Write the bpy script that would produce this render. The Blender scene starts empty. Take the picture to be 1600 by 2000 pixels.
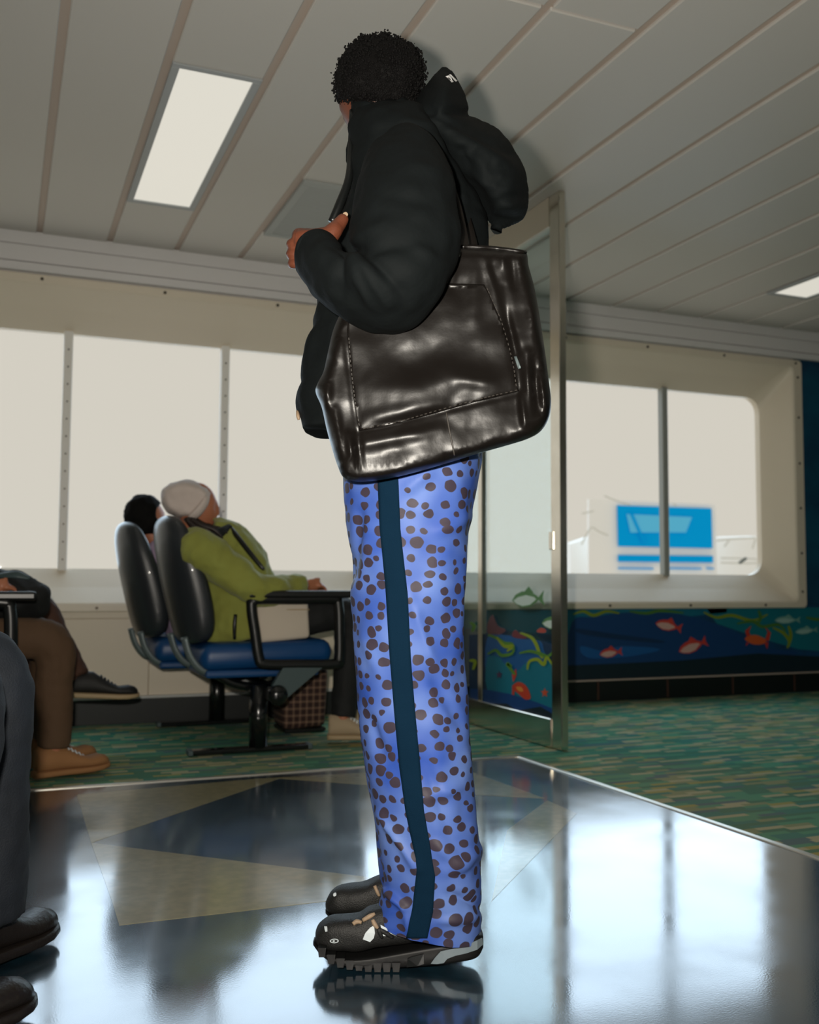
import bpy, bmesh, math, random
import numpy as np
from mathutils import Vector, Matrix, noise
from mathutils.geometry import delaunay_2d_cdt
from mathutils.bvhtree import BVHTree
random.seed(7)
S = bpy.context.scene
COL = S.collection

# ------------------------------------------------------------------ camera
FPX = 1952.78
YAW, PITCH, ROLL, CH = math.radians(22.209), math.radians(4.051), math.radians(0.288), 0.77
cf = Vector((math.sin(YAW)*math.cos(PITCH), math.cos(YAW)*math.cos(PITCH), math.sin(PITCH)))
r0 = Vector((math.cos(YAW), -math.sin(YAW), 0)); u0 = r0.cross(cf)
cr = math.cos(ROLL)*r0 + math.sin(ROLL)*u0
cu = -math.sin(ROLL)*r0 + math.cos(ROLL)*u0
CAM = Vector((0, 0, CH))
FH = Vector((math.sin(YAW), math.cos(YAW), 0))
cam_d = bpy.data.cameras.new('camera'); cam = bpy.data.objects.new('camera', cam_d); COL.objects.link(cam)
cam_d.sensor_fit = 'VERTICAL'; cam_d.sensor_height = 36; cam_d.lens = FPX/2000*36
cam.matrix_world = Matrix(((cr.x, cu.x, -cf.x, 0), (cr.y, cu.y, -cf.y, 0), (cr.z, cu.z, -cf.z, CH), (0, 0, 0, 1)))
cam_d.clip_start = 0.02; cam_d.clip_end = 300
cam_d.dof.use_dof = True; cam_d.dof.focus_distance = 1.98; cam_d.dof.aperture_fstop = 4.5
S.camera = cam

# ------------------------------------------------------------------ world, daylight, flash, exposure
w = bpy.data.worlds.new('world'); S.world = w; w.use_nodes = True
bg = w.node_tree.nodes['Background']; bg.inputs[0].default_value = (0.69, 0.655, 0.572, 1); bg.inputs[1].default_value = 1.0
def add_light(name, kind, loc, energy, color, **kw):
    d = bpy.data.lights.new(name, kind); d.energy = energy; d.color = color
    for k, v in kw.items(): setattr(d, k, v)
    o = bpy.data.objects.new(name, d); COL.objects.link(o); o.location = loc
    return o
sun = add_light('overcast_sun', 'SUN', (6, 10, 5), 5.0, (0.58, 0.80, 1.0), angle=math.radians(95))
az, el = math.radians(26), math.radians(31)
sun.rotation_euler = Vector((math.sin(az)*math.cos(el), math.cos(az)*math.cos(el), math.sin(el))).to_track_quat('Z', 'Y').to_euler()
FLASH = Vector((-0.03, 0.19, 0.895))
flash = add_light('camera_flash', 'SPOT', FLASH, 250, (1.0, 0.93, 0.82), shadow_soft_size=0.025, spot_size=math.radians(118), spot_blend=1.0)
flash.rotation_euler = (FLASH - Vector((1.35, 2.6, 1.35))).to_track_quat('Z', 'Y').to_euler()
S.view_settings.view_transform = 'Standard'; S.view_settings.look = 'None'
S.view_settings.exposure = 0.0; S.view_settings.gamma = 1.0; S.view_settings.use_curve_mapping = False

# ------------------------------------------------------------------ helpers
def at(px, py, D): return CAM + (cf + cr*((px-800)/FPX) - cu*((py-1000)/FPX))*D
def ray(px, py): return cf + cr*((px-800)/FPX) - cu*((py-1000)/FPX)
def onz(px, py, z): d = ray(px, py); return CAM + d*((z-CH)/d.z)
def ony(px, py, y): d = ray(px, py); return CAM + d*(y/d.y)
def onx(px, py, x): d = ray(px, py); return CAM + d*(x/d.x)
def lin(c): return tuple(((v/255)/12.92 if v/255 <= .04045 else ((v/255+.055)/1.055)**2.4) for v in c)

def obj(name, bm, mat=None, parent=None, smooth=False, label=None, **props):
    if isinstance(bm, bpy.types.Mesh): me = bm
    else:
        me = bpy.data.meshes.new(name); bm.normal_update(); bm.to_mesh(me); bm.free()
    if smooth: me.polygons.foreach_set('use_smooth', [True]*len(me.polygons))
    if mat and not me.materials: me.materials.append(mat)
    o = bpy.data.objects.new(name, me); COL.objects.link(o)
    if parent: attach(o, parent)
    if label: o['label'] = label
    for k, v in props.items(): o[k] = v
    return o
def attach(o, parent):
    o.parent = parent
    if parent.type == 'EMPTY': o.matrix_parent_inverse = Matrix.Translation(-parent.location)
def thing(name, label, cat, loc, group=None):
    o = bpy.data.objects.new(name, None); COL.objects.link(o); o.location = loc; o.empty_display_size = .1
    o['label'] = label; o['category'] = cat
    if group: o['group'] = group
    return o
def tag(o, label, cat, group=None):
    o['label'] = label; o['category'] = cat
    if group: o['group'] = group
    return o
def struct(o): o['kind'] = 'structure'; return o
def stuff(o): o['kind'] = 'stuff'; return o
def copy_tree(o, parent=None):
    c = o.copy(); COL.objects.link(c)
    if parent:
        mi = o.matrix_parent_inverse.copy(); c.parent = parent; c.matrix_parent_inverse = mi
    for ch in list(o.children): copy_tree(ch, c)
    return c

def box(bm, x0, x1, y0, y1, z0, z1, bev=0, seg=2):
    v = [bm.verts.new(p) for p in ((x0,y0,z0),(x1,y0,z0),(x1,y1,z0),(x0,y1,z0),(x0,y0,z1),(x1,y0,z1),(x1,y1,z1),(x0,y1,z1))]
    fs = [bm.faces.new([v[i] for i in q]) for q in ((0,3,2,1),(4,5,6,7),(0,1,5,4),(1,2,6,5),(2,3,7,6),(3,0,4,7))]
    if bev:
        es = list({e for f in fs for e in f.edges})
        bmesh.ops.bevel(bm, geom=es, offset=bev, segments=seg, affect='EDGES', profile=.5)
    return bm
def boxbm(*a, **k): return box(bmesh.new(), *a, **k)
def cyl(bm, a, b, ra, rb=None, n=16, caps=True):
    a, b = Vector(a), Vector(b); rb = ra if rb is None else rb
    t = (b-a).normalized(); s = t.orthogonal().normalized(); q = t.cross(s)
    A = [bm.verts.new(a + (s*math.cos(i*2*math.pi/n) + q*math.sin(i*2*math.pi/n))*ra) for i in range(n)]
    B = [bm.verts.new(b + (s*math.cos(i*2*math.pi/n) + q*math.sin(i*2*math.pi/n))*rb) for i in range(n)]
    for i in range(n): bm.faces.new((A[i], A[(i+1) % n], B[(i+1) % n], B[i]))
    if caps: bm.faces.new(A[::-1]); bm.faces.new(B)
    return bm
def catmull(pts, n, closed=False):
    P = [Vector(p) for p in pts]; out = []; m = len(P)
    rng = range(m) if closed else range(m-1)
    for i in rng:
        if closed: p0, p1, p2, p3 = P[i-1], P[i], P[(i+1) % m], P[(i+2) % m]
        else: p0, p1, p2, p3 = P[max(i-1,0)], P[i], P[i+1], P[min(i+2,m-1)]
        for k in range(n):
            t = k/n
            out.append(0.5*((2*p1) + (p2-p0)*t + (2*p0-5*p1+4*p2-p3)*t*t + (3*p1-p0-3*p2+p3)*t**3))
    if not closed: out.append(P[-1])
    return out
def loft(bm, rings, cap0=True, cap1=True, closed=True):
    n = len(rings[0]); uv = bm.loops.layers.uv.verify()
    V = [[bm.verts.new(p) for p in r] for r in rings]
    cen = [sum((Vector(p) for p in r), Vector())/n for r in rings]
    vl = [0.0]
    for i in range(1, len(rings)): vl.append(vl[-1] + (cen[i]-cen[i-1]).length)
    us = []
    for r in rings:
        u = [0.0]
        for j in range(n): u.append(u[-1] + (Vector(r[(j+1) % n])-Vector(r[j])).length)
        half = u[-1]/2; us.append([x-half for x in u])
    for i in range(len(rings)-1):
        for j in range(n if closed else n-1):
            k = (j+1) % n
            f = bm.faces.new((V[i][j], V[i][k], V[i+1][k], V[i+1][j]))
            q = ((i, j), (i, j+1), (i+1, j+1), (i+1, j))
            for l, (a, b) in zip(f.loops, q): l[uv].uv = (us[a][b], vl[a])
    if closed:
        for ok, r, c, flip in ((cap0, V[0], cen[0], True), (cap1, V[-1], cen[-1], False)):
            if ok:
                m = bm.verts.new(c)
                for j in range(n):
                    a, b = r[j], r[(j+1) % n]
                    bm.faces.new((b, a, m) if flip else (a, b, m))
    bmesh.ops.recalc_face_normals(bm, faces=bm.faces[:])
    return V
def sgnpow(v, p): return math.copysign(abs(v)**p, v)
def ring_px(L, R, D, hd, n=32, ex=2.2, bow=(0, 0), D2=None):
    """closed ring between two silhouette points at depth D, half thickness hd along the view; theta 0 faces the viewer's far side"""
    l, r = at(L[0], L[1], D), at(R[0], R[1], D if D2 is None else D2)
    c, a = (l+r)/2, (r-l)/2
    bv = at(800+bow[0], 1000+bow[1], D) - at(800, 1000, D)
    out = []
    for i in range(n):
        t = 2*math.pi*i/n + math.pi/2
        co, si = math.cos(t), math.sin(t)
        p = c + a*sgnpow(co, 2/ex) + FH*(hd*sgnpow(si, 2/ex))
        if si < 0: p += bv*(si*si)
        out.append(p)
    return out
def interp_rings(rs, n):
    """rows (Lx,Ly,Rx,Ry,D,hd) -> smooth rows"""
    a = np.array(rs, float); m = len(a); out = []
    for i in range(m-1):
        p0, p1, p2, p3 = a[max(i-1,0)], a[i], a[i+1], a[min(i+2,m-1)]
        for k in range(n):
            t = k/n; out.append(0.5*((2*p1)+(p2-p0)*t+(2*p0-5*p1+4*p2-p3)*t*t+(3*p1-p0-3*p2+p3)*t**3))
    out.append(a[-1]); return out
def tube(bm, path, radii, n=14, sub=5, flat=1.0, flat_axis=None, caps=True):
    P = [Vector(p) for p in path]; R = list(radii)
    pts = catmull(P, sub); rr = []
    for i in range(len(P)-1):
        for k in range(sub):
            t = k/sub; t = t*t*(3-2*t); rr.append(R[i]*(1-t)+R[i+1]*t)
    rr.append(R[-1])
    rings = []; prev = None
    for i, p in enumerate(pts):
        t = (pts[min(i+1,len(pts)-1)] - pts[max(i-1,0)]).normalized()
        if prev is None: s = (flat_axis.cross(t) if flat_axis is not None else t.orthogonal()).normalized()
        else: s = (prev - t*prev.dot(t)).normalized()
        prev = s; q = t.cross(s)
        rings.append([p + (s*math.cos(j*2*math.pi/n) + q*math.sin(j*2*math.pi/n)*flat)*rr[i] for j in range(n)])
    loft(bm, rings, caps, caps); return bm
def inflate(bm, outline, D, hf, hb, R, step, sub=6, smooth=14, disp=None, tilt=None, rim=False):
    """closed soft volume from a silhouette (px at depth D): front bulge hf, back bulge hb (m). returns depth lookup"""
    O = [(p.x, p.y) for p in catmull([Vector((x, y, 0)) for x, y in outline], sub, True)] if sub > 1 else list(outline)
    oa = np.array(O); ob = np.roll(oa, -1, 0)
    def dist(P):
        P = np.asarray(P, float)[:, None, :]; ab = ob-oa
        t = np.clip(((P-oa)*ab).sum(-1)/np.maximum((ab*ab).sum(-1), 1e-9), 0, 1)
        return np.sqrt(((P-(oa+t[..., None]*ab))**2).sum(-1)).min(1)
    def inside(P):
        x, y = P[:, 0][:, None], P[:, 1][:, None]
        c = ((oa[:, 1] > y) != (ob[:, 1] > y)) & (x < (ob[:, 0]-oa[:, 0])*(y-oa[:, 1])/(ob[:, 1]-oa[:, 1]+1e-12)+oa[:, 0])
        return c.sum(1) % 2 == 1
    x0, y0 = oa.min(0); x1, y1 = oa.max(0)
    g = []
    ny = int((y1-y0)/step)+1
    for j in range(ny):
        for i in range(int((x1-x0)/step)+2): g.append((x0+(i+(j % 2)*.5)*step, y0+j*step*.9))
    g = np.array(g); g = g[inside(g)]
    if rim:
        nrm = np.roll(oa, -1, 0)-np.roll(oa, 1, 0); nrm = np.stack([-nrm[:, 1], nrm[:, 0]], 1); nrm /= np.maximum(np.linalg.norm(nrm, axis=1, keepdims=True), 1e-9)
        if not inside((oa+nrm*.5))[::3].mean() > .5: nrm = -nrm
        g = g[dist(g) > R*.95]; add = []
        for fr in (.06, .2, .42, .72):
            q = oa+nrm*R*fr; q = q[inside(q)]; add.append(q[dist(q) > R*fr*.9])
        g = np.concatenate([g]+add)
    elif len(g): g = g[dist(g) > step*.45]
    vs = [Vector(p) for p in O] + [Vector(p) for p in g]
    nb = len(O)
    cv, ce, cfs, ov, _, _ = delaunay_2d_cdt(vs, [], [list(range(nb))], 1, 1e-6)
    P = np.array([(p.x, p.y) for p in cv]); d = dist(P); bnd = d < 1e-3
    t = np.clip(d/R, 0, 1); h = np.sqrt(np.maximum(1-(1-t)**2, 0))
    nbr = [[] for _ in cv]
    for f in cfs:
        for a, b in zip(f, f[1:]+f[:1]): nbr[a].append(b); nbr[b].append(a)
    for _ in range(smooth):
        h2 = np.array([h[nn].mean() if nn else hh for nn, hh in zip(nbr, h)]); h = np.where(bnd, 0, .5*h+.5*h2)
    dv = np.array([disp(x, y) for x, y in P]) if disp else np.zeros(len(P))
    dv = dv*np.clip(d/12, 0, 1)
    def DD(x, y): return D + (tilt(x, y) if tilt else 0)
    F = [bm.verts.new(at(P[i, 0], P[i, 1], DD(*P[i]) - h[i]*hf - dv[i])) for i in range(len(P))]
    B = [F[i] if bnd[i] else bm.verts.new(at(P[i, 0], P[i, 1], DD(*P[i]) + h[i]*hb)) for i in range(len(P))]
    for f in cfs:
        for q in ([F[i] for i in f], [B[i] for i in f][::-1]):
            try: bm.faces.new(q)
            except ValueError: pass
    bmesh.ops.recalc_face_normals(bm, faces=bm.faces[:])
    bvt = BVHTree.FromBMesh(bm)
    def look(x, y):
        hit = bvt.ray_cast(CAM, ray(x, y).normalized())
        if hit[0] is not None: return (hit[0]-CAM).dot(cf)
        dd = ((P-(x, y))**2).sum(1); k = np.argsort(dd)[:4]; ww = 1/(dd[k]+.5)
        return float(DD(x, y) - ((h[k]*hf+dv[k])*ww).sum()/ww.sum())
    return look
def plate(bm, poly, fn, thick, n):
    """flat sheet: poly of px mapped by fn to 3D, given thickness along n"""
    top = [bm.verts.new(fn(x, y)) for x, y in poly]; bot = [bm.verts.new(v.co + n*thick) for v in top]
    bm.faces.new(top); bm.faces.new(bot[::-1]); m = len(top)
    for i in range(m): bm.faces.new((top[i], bot[i], bot[(i+1) % m], top[(i+1) % m]))
    bmesh.ops.recalc_face_normals(bm, faces=bm.faces[:])
    return bm
def jitter(bm, amp, scale, seed=0, sx=(1, 1, 1)):
    bm.normal_update(); o = Vector((seed*3.1, seed*1.7, seed*.9))
    for v in bm.verts:
        p = Vector((v.co.x*sx[0], v.co.y*sx[1], v.co.z*sx[2]))*scale + o
        v.co += v.normal*(noise.noise(p)*amp)
def bake(bm, mods):
    """run modifiers on a bmesh and hand back the finished mesh"""
    me = bpy.data.meshes.new('tmp'); bm.to_mesh(me); bm.free()
    o = bpy.data.objects.new('tmp', me); COL.objects.link(o)
    for kind, kw in mods:
        m = o.modifiers.new(kind, kind)
        for k, v in kw.items(): setattr(m, k, v)
    dg = bpy.context.evaluated_depsgraph_get(); out = bpy.data.meshes.new_from_object(o.evaluated_get(dg))
    bpy.data.objects.remove(o); bpy.data.meshes.remove(me); return out

# ------------------------------------------------------------------ materials
def mat(name, col, rough=.6, metal=0, spec=.5, bump=None, var=None, coat=0, sheen=0, ior=None, emit=None, trans=0):
    """col sRGB 0-255. bump=(scale,strength). var=(scale,col2,contrast)"""
    m = bpy.data.materials.new(name); m.use_nodes = True; nt = m.node_tree; N = nt.nodes; b = N['Principled BSDF']
    c = lin(col)+(1,)
    b.inputs['Base Color'].default_value = c; b.inputs['Roughness'].default_value = rough; b.inputs['Metallic'].default_value = metal
    b.inputs['Specular IOR Level'].default_value = spec; b.inputs['Coat Weight'].default_value = coat; b.inputs['Sheen Weight'].default_value = sheen
    if ior: b.inputs['IOR'].default_value = ior
    if emit: b.inputs['Emission Color'].default_value = lin(emit[0])+(1,); b.inputs['Emission Strength'].default_value = emit[1]
    tc = N.new('ShaderNodeTexCoord')
    if bump:
        n = N.new('ShaderNodeTexNoise'); n.inputs['Scale'].default_value = bump[0]; n.inputs['Detail'].default_value = 4
        bp = N.new('ShaderNodeBump'); bp.inputs['Strength'].default_value = bump[1]; bp.inputs['Distance'].default_value = .004
        nt.links.new(tc.outputs['Object'], n.inputs['Vector']); nt.links.new(n.outputs[0], bp.inputs['Height']); nt.links.new(bp.outputs[0], b.inputs['Normal'])
    if var:
        n = N.new('ShaderNodeTexNoise'); n.inputs['Scale'].default_value = var[0]; n.inputs['Detail'].default_value = 3
        rp = N.new('ShaderNodeValToRGB'); rp.color_ramp.elements[0].position = .5-var[2]; rp.color_ramp.elements[1].position = .5+var[2]
        rp.color_ramp.elements[0].color = c; rp.color_ramp.elements[1].color = lin(var[1])+(1,)
        nt.links.new(tc.outputs['Object'], n.inputs['Vector']); nt.links.new(n.outputs[0], rp.inputs[0]); nt.links.new(rp.outputs[0], b.inputs['Base Color'])
    return m
def nodes(m): return m.node_tree, m.node_tree.nodes, m.node_tree.nodes['Principled BSDF']

M = {}
M['ceil'] = mat('ceiling_panel_paint', (208, 204, 198), .55, bump=(240, .12))
M['joint'] = mat('ceiling_joint_strip', (196, 180, 168), .6)
M['ivory'] = mat('ivory_wall_panel', (226, 214, 194), .5, bump=(300, .1))
M['surround'] = mat('window_surround', (228, 217, 198), .42, bump=(260, .08))
M['fascia'] = mat('fascia_paint', (222, 220, 220), .5)
M['dark_base'] = mat('dark_baseboard', (6, 15, 15), .5)
M['pale_strip'] = mat('pale_trim', (200, 202, 200), .35)
M['mullion'] = mat('mullion_metal', (160, 164, 160), .45)
M['mullion_bloom'] = mat('bloomed_mullion', (246, 244, 238), .5)  # near-white colour carries the flash light and sky bloom on these bars
M['screw'] = mat('screw_metal', (80, 74, 66), .4, metal=.8)
M['steel'] = mat('brushed_steel', (232, 226, 214), .18, metal=1, var=(9, (214, 208, 194), .3))
M['edge_trim'] = mat('floor_edge_trim', (205, 200, 188), .3, metal=.7)
M['diffuser'] = mat('lit_diffuser', (96, 94, 88), .5, emit=((214, 210, 198), 1.0))
M['fixture'] = mat('light_fixture_frame', (172, 176, 178), .5)
M['vent'] = mat('vent_grille', (168, 172, 170), .5)
M['vent_dark'] = mat('vent_slot', (90, 92, 92), .6)
M['black_vinyl'] = mat('black_vinyl', (38, 42, 46), .34, bump=(400, .15), coat=.15)
M['blue_vinyl'] = mat('blue_vinyl', (8, 62, 112), .38, bump=(400, .15))
M['black_plastic'] = mat('black_plastic', (16, 18, 18), .35)
M['black_metal'] = mat('black_metal', (14, 16, 17), .22, coat=.4)
M['bracket'] = mat('grey_bracket', (62, 78, 80), .45)
M['hinge'] = mat('pale_hinge', (104, 116, 118), .35, metal=.3)
M['skin_dark'] = mat('brown_skin', (98, 53, 36), .45, bump=(220, .15))
M['skin_tan'] = mat('tan_skin', (176, 112, 82), .5, bump=(220, .1))
M['hair'] = mat('black_hair', (10, 9, 9), .8, spec=.15)
M['hair_brown'] = mat('dark_brown_hair', (34, 22, 18), .45)
M['puffer'] = mat('black_puffer', (14, 18, 19), .8, bump=(45, .5), spec=.12)
M['leather'] = mat('black_leather', (17, 14, 12), .36, bump=(110, .05), spec=.33)
M['stitch'] = mat('dark_stitch', (58, 54, 50), .5)
M['white_print'] = mat('white_print', (255, 255, 255), .5)
M['stripe'] = mat('navy_rib', (9, 35, 54), .9, bump=(500, .3), spec=.08)
M['shoe_black'] = mat('shoe_mesh', (22, 22, 21), .55, bump=(420, .4))
M['shoe_sole'] = mat('shoe_sole', (16, 16, 16), .5, spec=.3)
M['shoe_grey'] = mat('shoe_grey', (112, 124, 130), .4)
M['shoe_white'] = mat('shoe_white', (205, 214, 218), .5)
M['lace'] = mat('lace', (150, 128, 104), .6)
M['beanie'] = mat('cream_beanie', (206, 192, 184), .85, bump=(260, .5))
M['green'] = mat('green_fleece', (134, 136, 56), .85, bump=(120, .5), sheen=.2, var=(14, (142, 148, 68), .3))
M['black_cloth'] = mat('black_cloth', (15, 17, 18), .8, bump=(160, .3))
M['lavender'] = mat('lavender_knit', (170, 150, 178), .85, bump=(200, .4))
M['cream_bag'] = mat('cream_canvas', (200, 188, 172), .8, bump=(260, .3))
M['denim'] = mat('dark_denim', (26, 34, 44), .8, bump=(300, .4), var=(7, (16, 21, 28), .2))
M['brown_cloth'] = mat('brown_corduroy', (84, 62, 42), .85, bump=(240, .4))
M['umber_cloth'] = mat('umber_cloth', (72, 46, 34), .85, bump=(240, .4))
M['tan_suede'] = mat('tan_suede', (150, 106, 66), .8, bump=(160, .3))
M['beige_shoe'] = mat('beige_knit', (170, 150, 122), .8, bump=(200, .4))
M['boot'] = mat('dark_boot', (30, 25, 22), .4, bump=(120, .3))
M['cream_sole'] = mat('cream_sole', (168, 146, 112), .6)
M['white_paint'] = mat('white_render', (250, 250, 248), .8)
M['sign_blue'] = mat('sign_blue', (0, 172, 250), .8, spec=.05)
M['sign_reflection'] = mat('sign_reflection_blue', (92, 205, 255), .6)  # lighter blue, stands for a reflection on the sign
M['faint'] = mat('faint_grey', (214, 214, 206), .8)
M['grey_coat'] = mat('grey_coat', (84, 84, 86), .85, bump=(160, .3))

# leopard print trousers
def leopard():
    m = mat('blue_leopard_satin', (90, 118, 214), .55, spec=.3); nt, N, b = nodes(m)
    uv = N.new('ShaderNodeUVMap'); mp = N.new('ShaderNodeMapping'); mp.inputs['Scale'].default_value = (30, 36, 1)
    nt.links.new(uv.outputs[0], mp.inputs[0])
    nz = N.new('ShaderNodeTexNoise'); nz.inputs['Scale'].default_value = 1.3; nz.inputs['Detail'].default_value = 1
    nt.links.new(mp.outputs[0], nz.inputs['Vector'])
    mixv = N.new('ShaderNodeMix'); mixv.data_type = 'VECTOR'; mixv.inputs[0].default_value = .28
    add = N.new('ShaderNodeVectorMath'); add.operation = 'ADD'
    nt.links.new(mp.outputs[0], add.inputs[0]); 
    sc = N.new('ShaderNodeVectorMath'); sc.operation = 'SCALE'; sc.inputs['Scale'].default_value = .3
    nt.links.new(nz.outputs['Color'], sc.inputs[0]); nt.links.new(sc.outputs[0], add.inputs[1])
    vo = N.new('ShaderNodeTexVoronoi'); vo.voronoi_dimensions = '2D'; vo.inputs['Scale'].default_value = 1; vo.inputs['Randomness'].default_value = .62
    nt.links.new(add.outputs[0], vo.inputs['Vector'])
    sep = N.new('ShaderNodeSeparateColor'); nt.links.new(vo.outputs['Color'], sep.inputs[0])
    thr = N.new('ShaderNodeMapRange'); thr.inputs[3].default_value = .2; thr.inputs[4].default_value = .41
    nt.links.new(sep.outputs[0], thr.inputs[0])
    lt = N.new('ShaderNodeMath'); lt.operation = 'SUBTRACT'; nt.links.new(thr.outputs[0], lt.inputs[0]); nt.links.new(vo.outputs['Distance'], lt.inputs[1])
    st = N.new('ShaderNodeMapRange'); st.inputs[1].default_value = -.02; st.inputs[2].default_value = .02; nt.links.new(lt.outputs[0], st.inputs[0])
    cl = N.new('ShaderNodeTexNoise'); cl.inputs['Scale'].default_value = .22; nt.links.new(mp.outputs[0], cl.inputs['Vector'])
    rp = N.new('ShaderNodeValToRGB'); rp.color_ramp.elements[0].position = .35; rp.color_ramp.elements[1].position = .68
    rp.color_ramp.elements[0].color = lin((48, 80, 166))+(1,); rp.color_ramp.elements[1].color = lin((98, 126, 192))+(1,)
    nt.links.new(cl.outputs[0], rp.inputs[0])
    mx = N.new('ShaderNodeMix'); mx.data_type = 'RGBA'
    nt.links.new(st.outputs[0], mx.inputs[0]); nt.links.new(rp.outputs[0], mx.inputs[6]); mx.inputs[7].default_value = lin((58, 50, 62))+(1,)
    nt.links.new(mx.outputs[2], b.inputs['Base Color'])
    return m
M['leopard'] = leopard()

def carpet():
    m = mat('woven_carpet', (70, 110, 90), .95, spec=.1); nt, N, b = nodes(m)
    tc = N.new('ShaderNodeTexCoord'); sep = N.new('ShaderNodeSeparateXYZ'); nt.links.new(tc.outputs['Object'], sep.inputs[0])
    def mth(op, a, bb=None):
        n = N.new('ShaderNodeMath'); n.operation = op
        for i, v in enumerate((a, bb)):
            if v is None: continue
            if isinstance(v, (int, float)): n.inputs[i].default_value = v
            else: nt.links.new(v, n.inputs[i])
        return n.outputs[0]
    def cells(sx, sy, seed):
        row = mth('FLOOR', mth('MULTIPLY', sep.outputs[1], sy))
        wn = N.new('ShaderNodeTexWhiteNoise'); wn.noise_dimensions = '1D'; nt.links.new(mth('ADD', row, seed), wn.inputs['W'])
        col = mth('FLOOR', mth('ADD', mth('MULTIPLY', sep.outputs[0], sx), mth('MULTIPLY', wn.outputs[0], 7)))
        cb = N.new('ShaderNodeCombineXYZ'); nt.links.new(col, cb.inputs[0]); nt.links.new(row, cb.inputs[1]); cb.inputs[2].default_value = seed
        w2 = N.new('ShaderNodeTexWhiteNoise'); w2.noise_dimensions = '3D'; nt.links.new(cb.outputs[0], w2.inputs['Vector'])
        return w2.outputs[0]
    a = cells(9, 34, 1.0); rp = N.new('ShaderNodeValToRGB'); rp.color_ramp.interpolation = 'CONSTANT'
    cols = [(0, (66, 116, 96)), (.26, (88, 150, 118)), (.48, (150, 148, 108)), (.62, (58, 124, 116)), (.74, (192, 176, 140)), (.88, (84, 102, 118)), (.96, (176, 156, 84))]
    el = rp.color_ramp.elements
    while len(el) < len(cols): el.new(.5)
    for e, (p, c) in zip(el, cols): e.position = p; e.color = lin(c)+(1,)
    nt.links.new(a, rp.inputs[0])
    nz = N.new('ShaderNodeTexNoise'); nz.inputs['Scale'].default_value = 1.1; nt.links.new(tc.outputs['Object'], nz.inputs['Vector'])
    r2 = N.new('ShaderNodeValToRGB'); r2.color_ramp.elements[0].position = .38; r2.color_ramp.elements[1].position = .62
    r2.color_ramp.elements[0].color = lin((138, 140, 104))+(1,); r2.color_ramp.elements[1].color = lin((70, 142, 120))+(1,)
    nt.links.new(nz.outputs[0], r2.inputs[0])
    mx = N.new('ShaderNodeMix'); mx.data_type = 'RGBA'; mx.inputs[0].default_value = .35
    nt.links.new(rp.outputs[0], mx.inputs[6]); nt.links.new(r2.outputs[0], mx.inputs[7]); nt.links.new(mx.outputs[2], b.inputs['Base Color'])
    f = N.new('ShaderNodeTexNoise'); f.inputs['Scale'].default_value = 500; nt.links.new(tc.outputs['Object'], f.inputs['Vector'])
    bp = N.new('ShaderNodeBump'); bp.inputs['Strength'].default_value = .5; bp.inputs['Distance'].default_value = .003
    nt.links.new(f.outputs[0], bp.inputs['Height']); nt.links.new(bp.outputs[0], b.inputs['Normal'])
    return m
M['carpet'] = carpet()

def polished(name, c1, c2, spec=1.0):
    """waxed vinyl: dull colour under a strong scratched polish"""
    m = mat(name, c1, .5, spec=.5); nt, N, b = nodes(m); out = N['Material Output']
    tc = N.new('ShaderNodeTexCoord')
    nz = N.new('ShaderNodeTexNoise'); nz.inputs['Scale'].default_value = 26; nz.inputs['Detail'].default_value = 6
    nt.links.new(tc.outputs['Object'], nz.inputs['Vector'])
    rp = N.new('ShaderNodeValToRGB'); rp.color_ramp.elements[0].position = .4; rp.color_ramp.elements[1].position = .66
    rp.color_ramp.elements[0].color = lin(c1)+(1,); rp.color_ramp.elements[1].color = lin(c2)+(1,)
    nt.links.new(nz.outputs[0], rp.inputs[0]); nt.links.new(rp.outputs[0], b.inputs['Base Color'])
    g = N.new('ShaderNodeBsdfGlossy'); g.distribution = 'GGX'; g.inputs['Color'].default_value = (.96, .97, 1, 1)
    sm = N.new('ShaderNodeTexNoise'); sm.inputs['Scale'].default_value = 3.2; sm.inputs['Detail'].default_value = 5
    nt.links.new(tc.outputs['Object'], sm.inputs['Vector'])
    rr = N.new('ShaderNodeMapRange'); rr.inputs[1].default_value = .35; rr.inputs[2].default_value = .7; rr.inputs[3].default_value = .07; rr.inputs[4].default_value = .17
    nt.links.new(sm.outputs[0], rr.inputs[0]); nt.links.new(rr.outputs[0], g.inputs['Roughness'])
    # fine scratches
    sc = N.new('ShaderNodeTexNoise'); sc.inputs['Scale'].default_value = 240; sc.inputs['Detail'].default_value = 2
    nt.links.new(tc.outputs['Object'], sc.inputs['Vector'])
    bp = N.new('ShaderNodeBump'); bp.inputs['Strength'].default_value = .05; bp.inputs['Distance'].default_value = .001
    nt.links.new(sc.outputs[0], bp.inputs['Height']); nt.links.new(bp.outputs[0], g.inputs['Normal'])
    lw = N.new('ShaderNodeFresnel'); lw.inputs['IOR'].default_value = 1.95
    mul = N.new('ShaderNodeMath'); mul.operation = 'MULTIPLY'; mul.inputs[1].default_value = spec; mul.use_clamp = True
    nt.links.new(lw.outputs[0], mul.inputs[0])
    mx = N.new('ShaderNodeMixShader'); nt.links.new(mul.outputs[0], mx.inputs[0])
    nt.links.new(b.outputs[0], mx.inputs[1]); nt.links.new(g.outputs[0], mx.inputs[2]); nt.links.new(mx.outputs[0], out.inputs[0])
    return m
M['vinyl_navy'] = polished('navy_vinyl', (8, 34, 46), (16, 50, 64), 1.4)
M['vinyl_olive'] = polished('olive_vinyl', (146, 134, 92), (162, 148, 104), 1.25)

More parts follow.
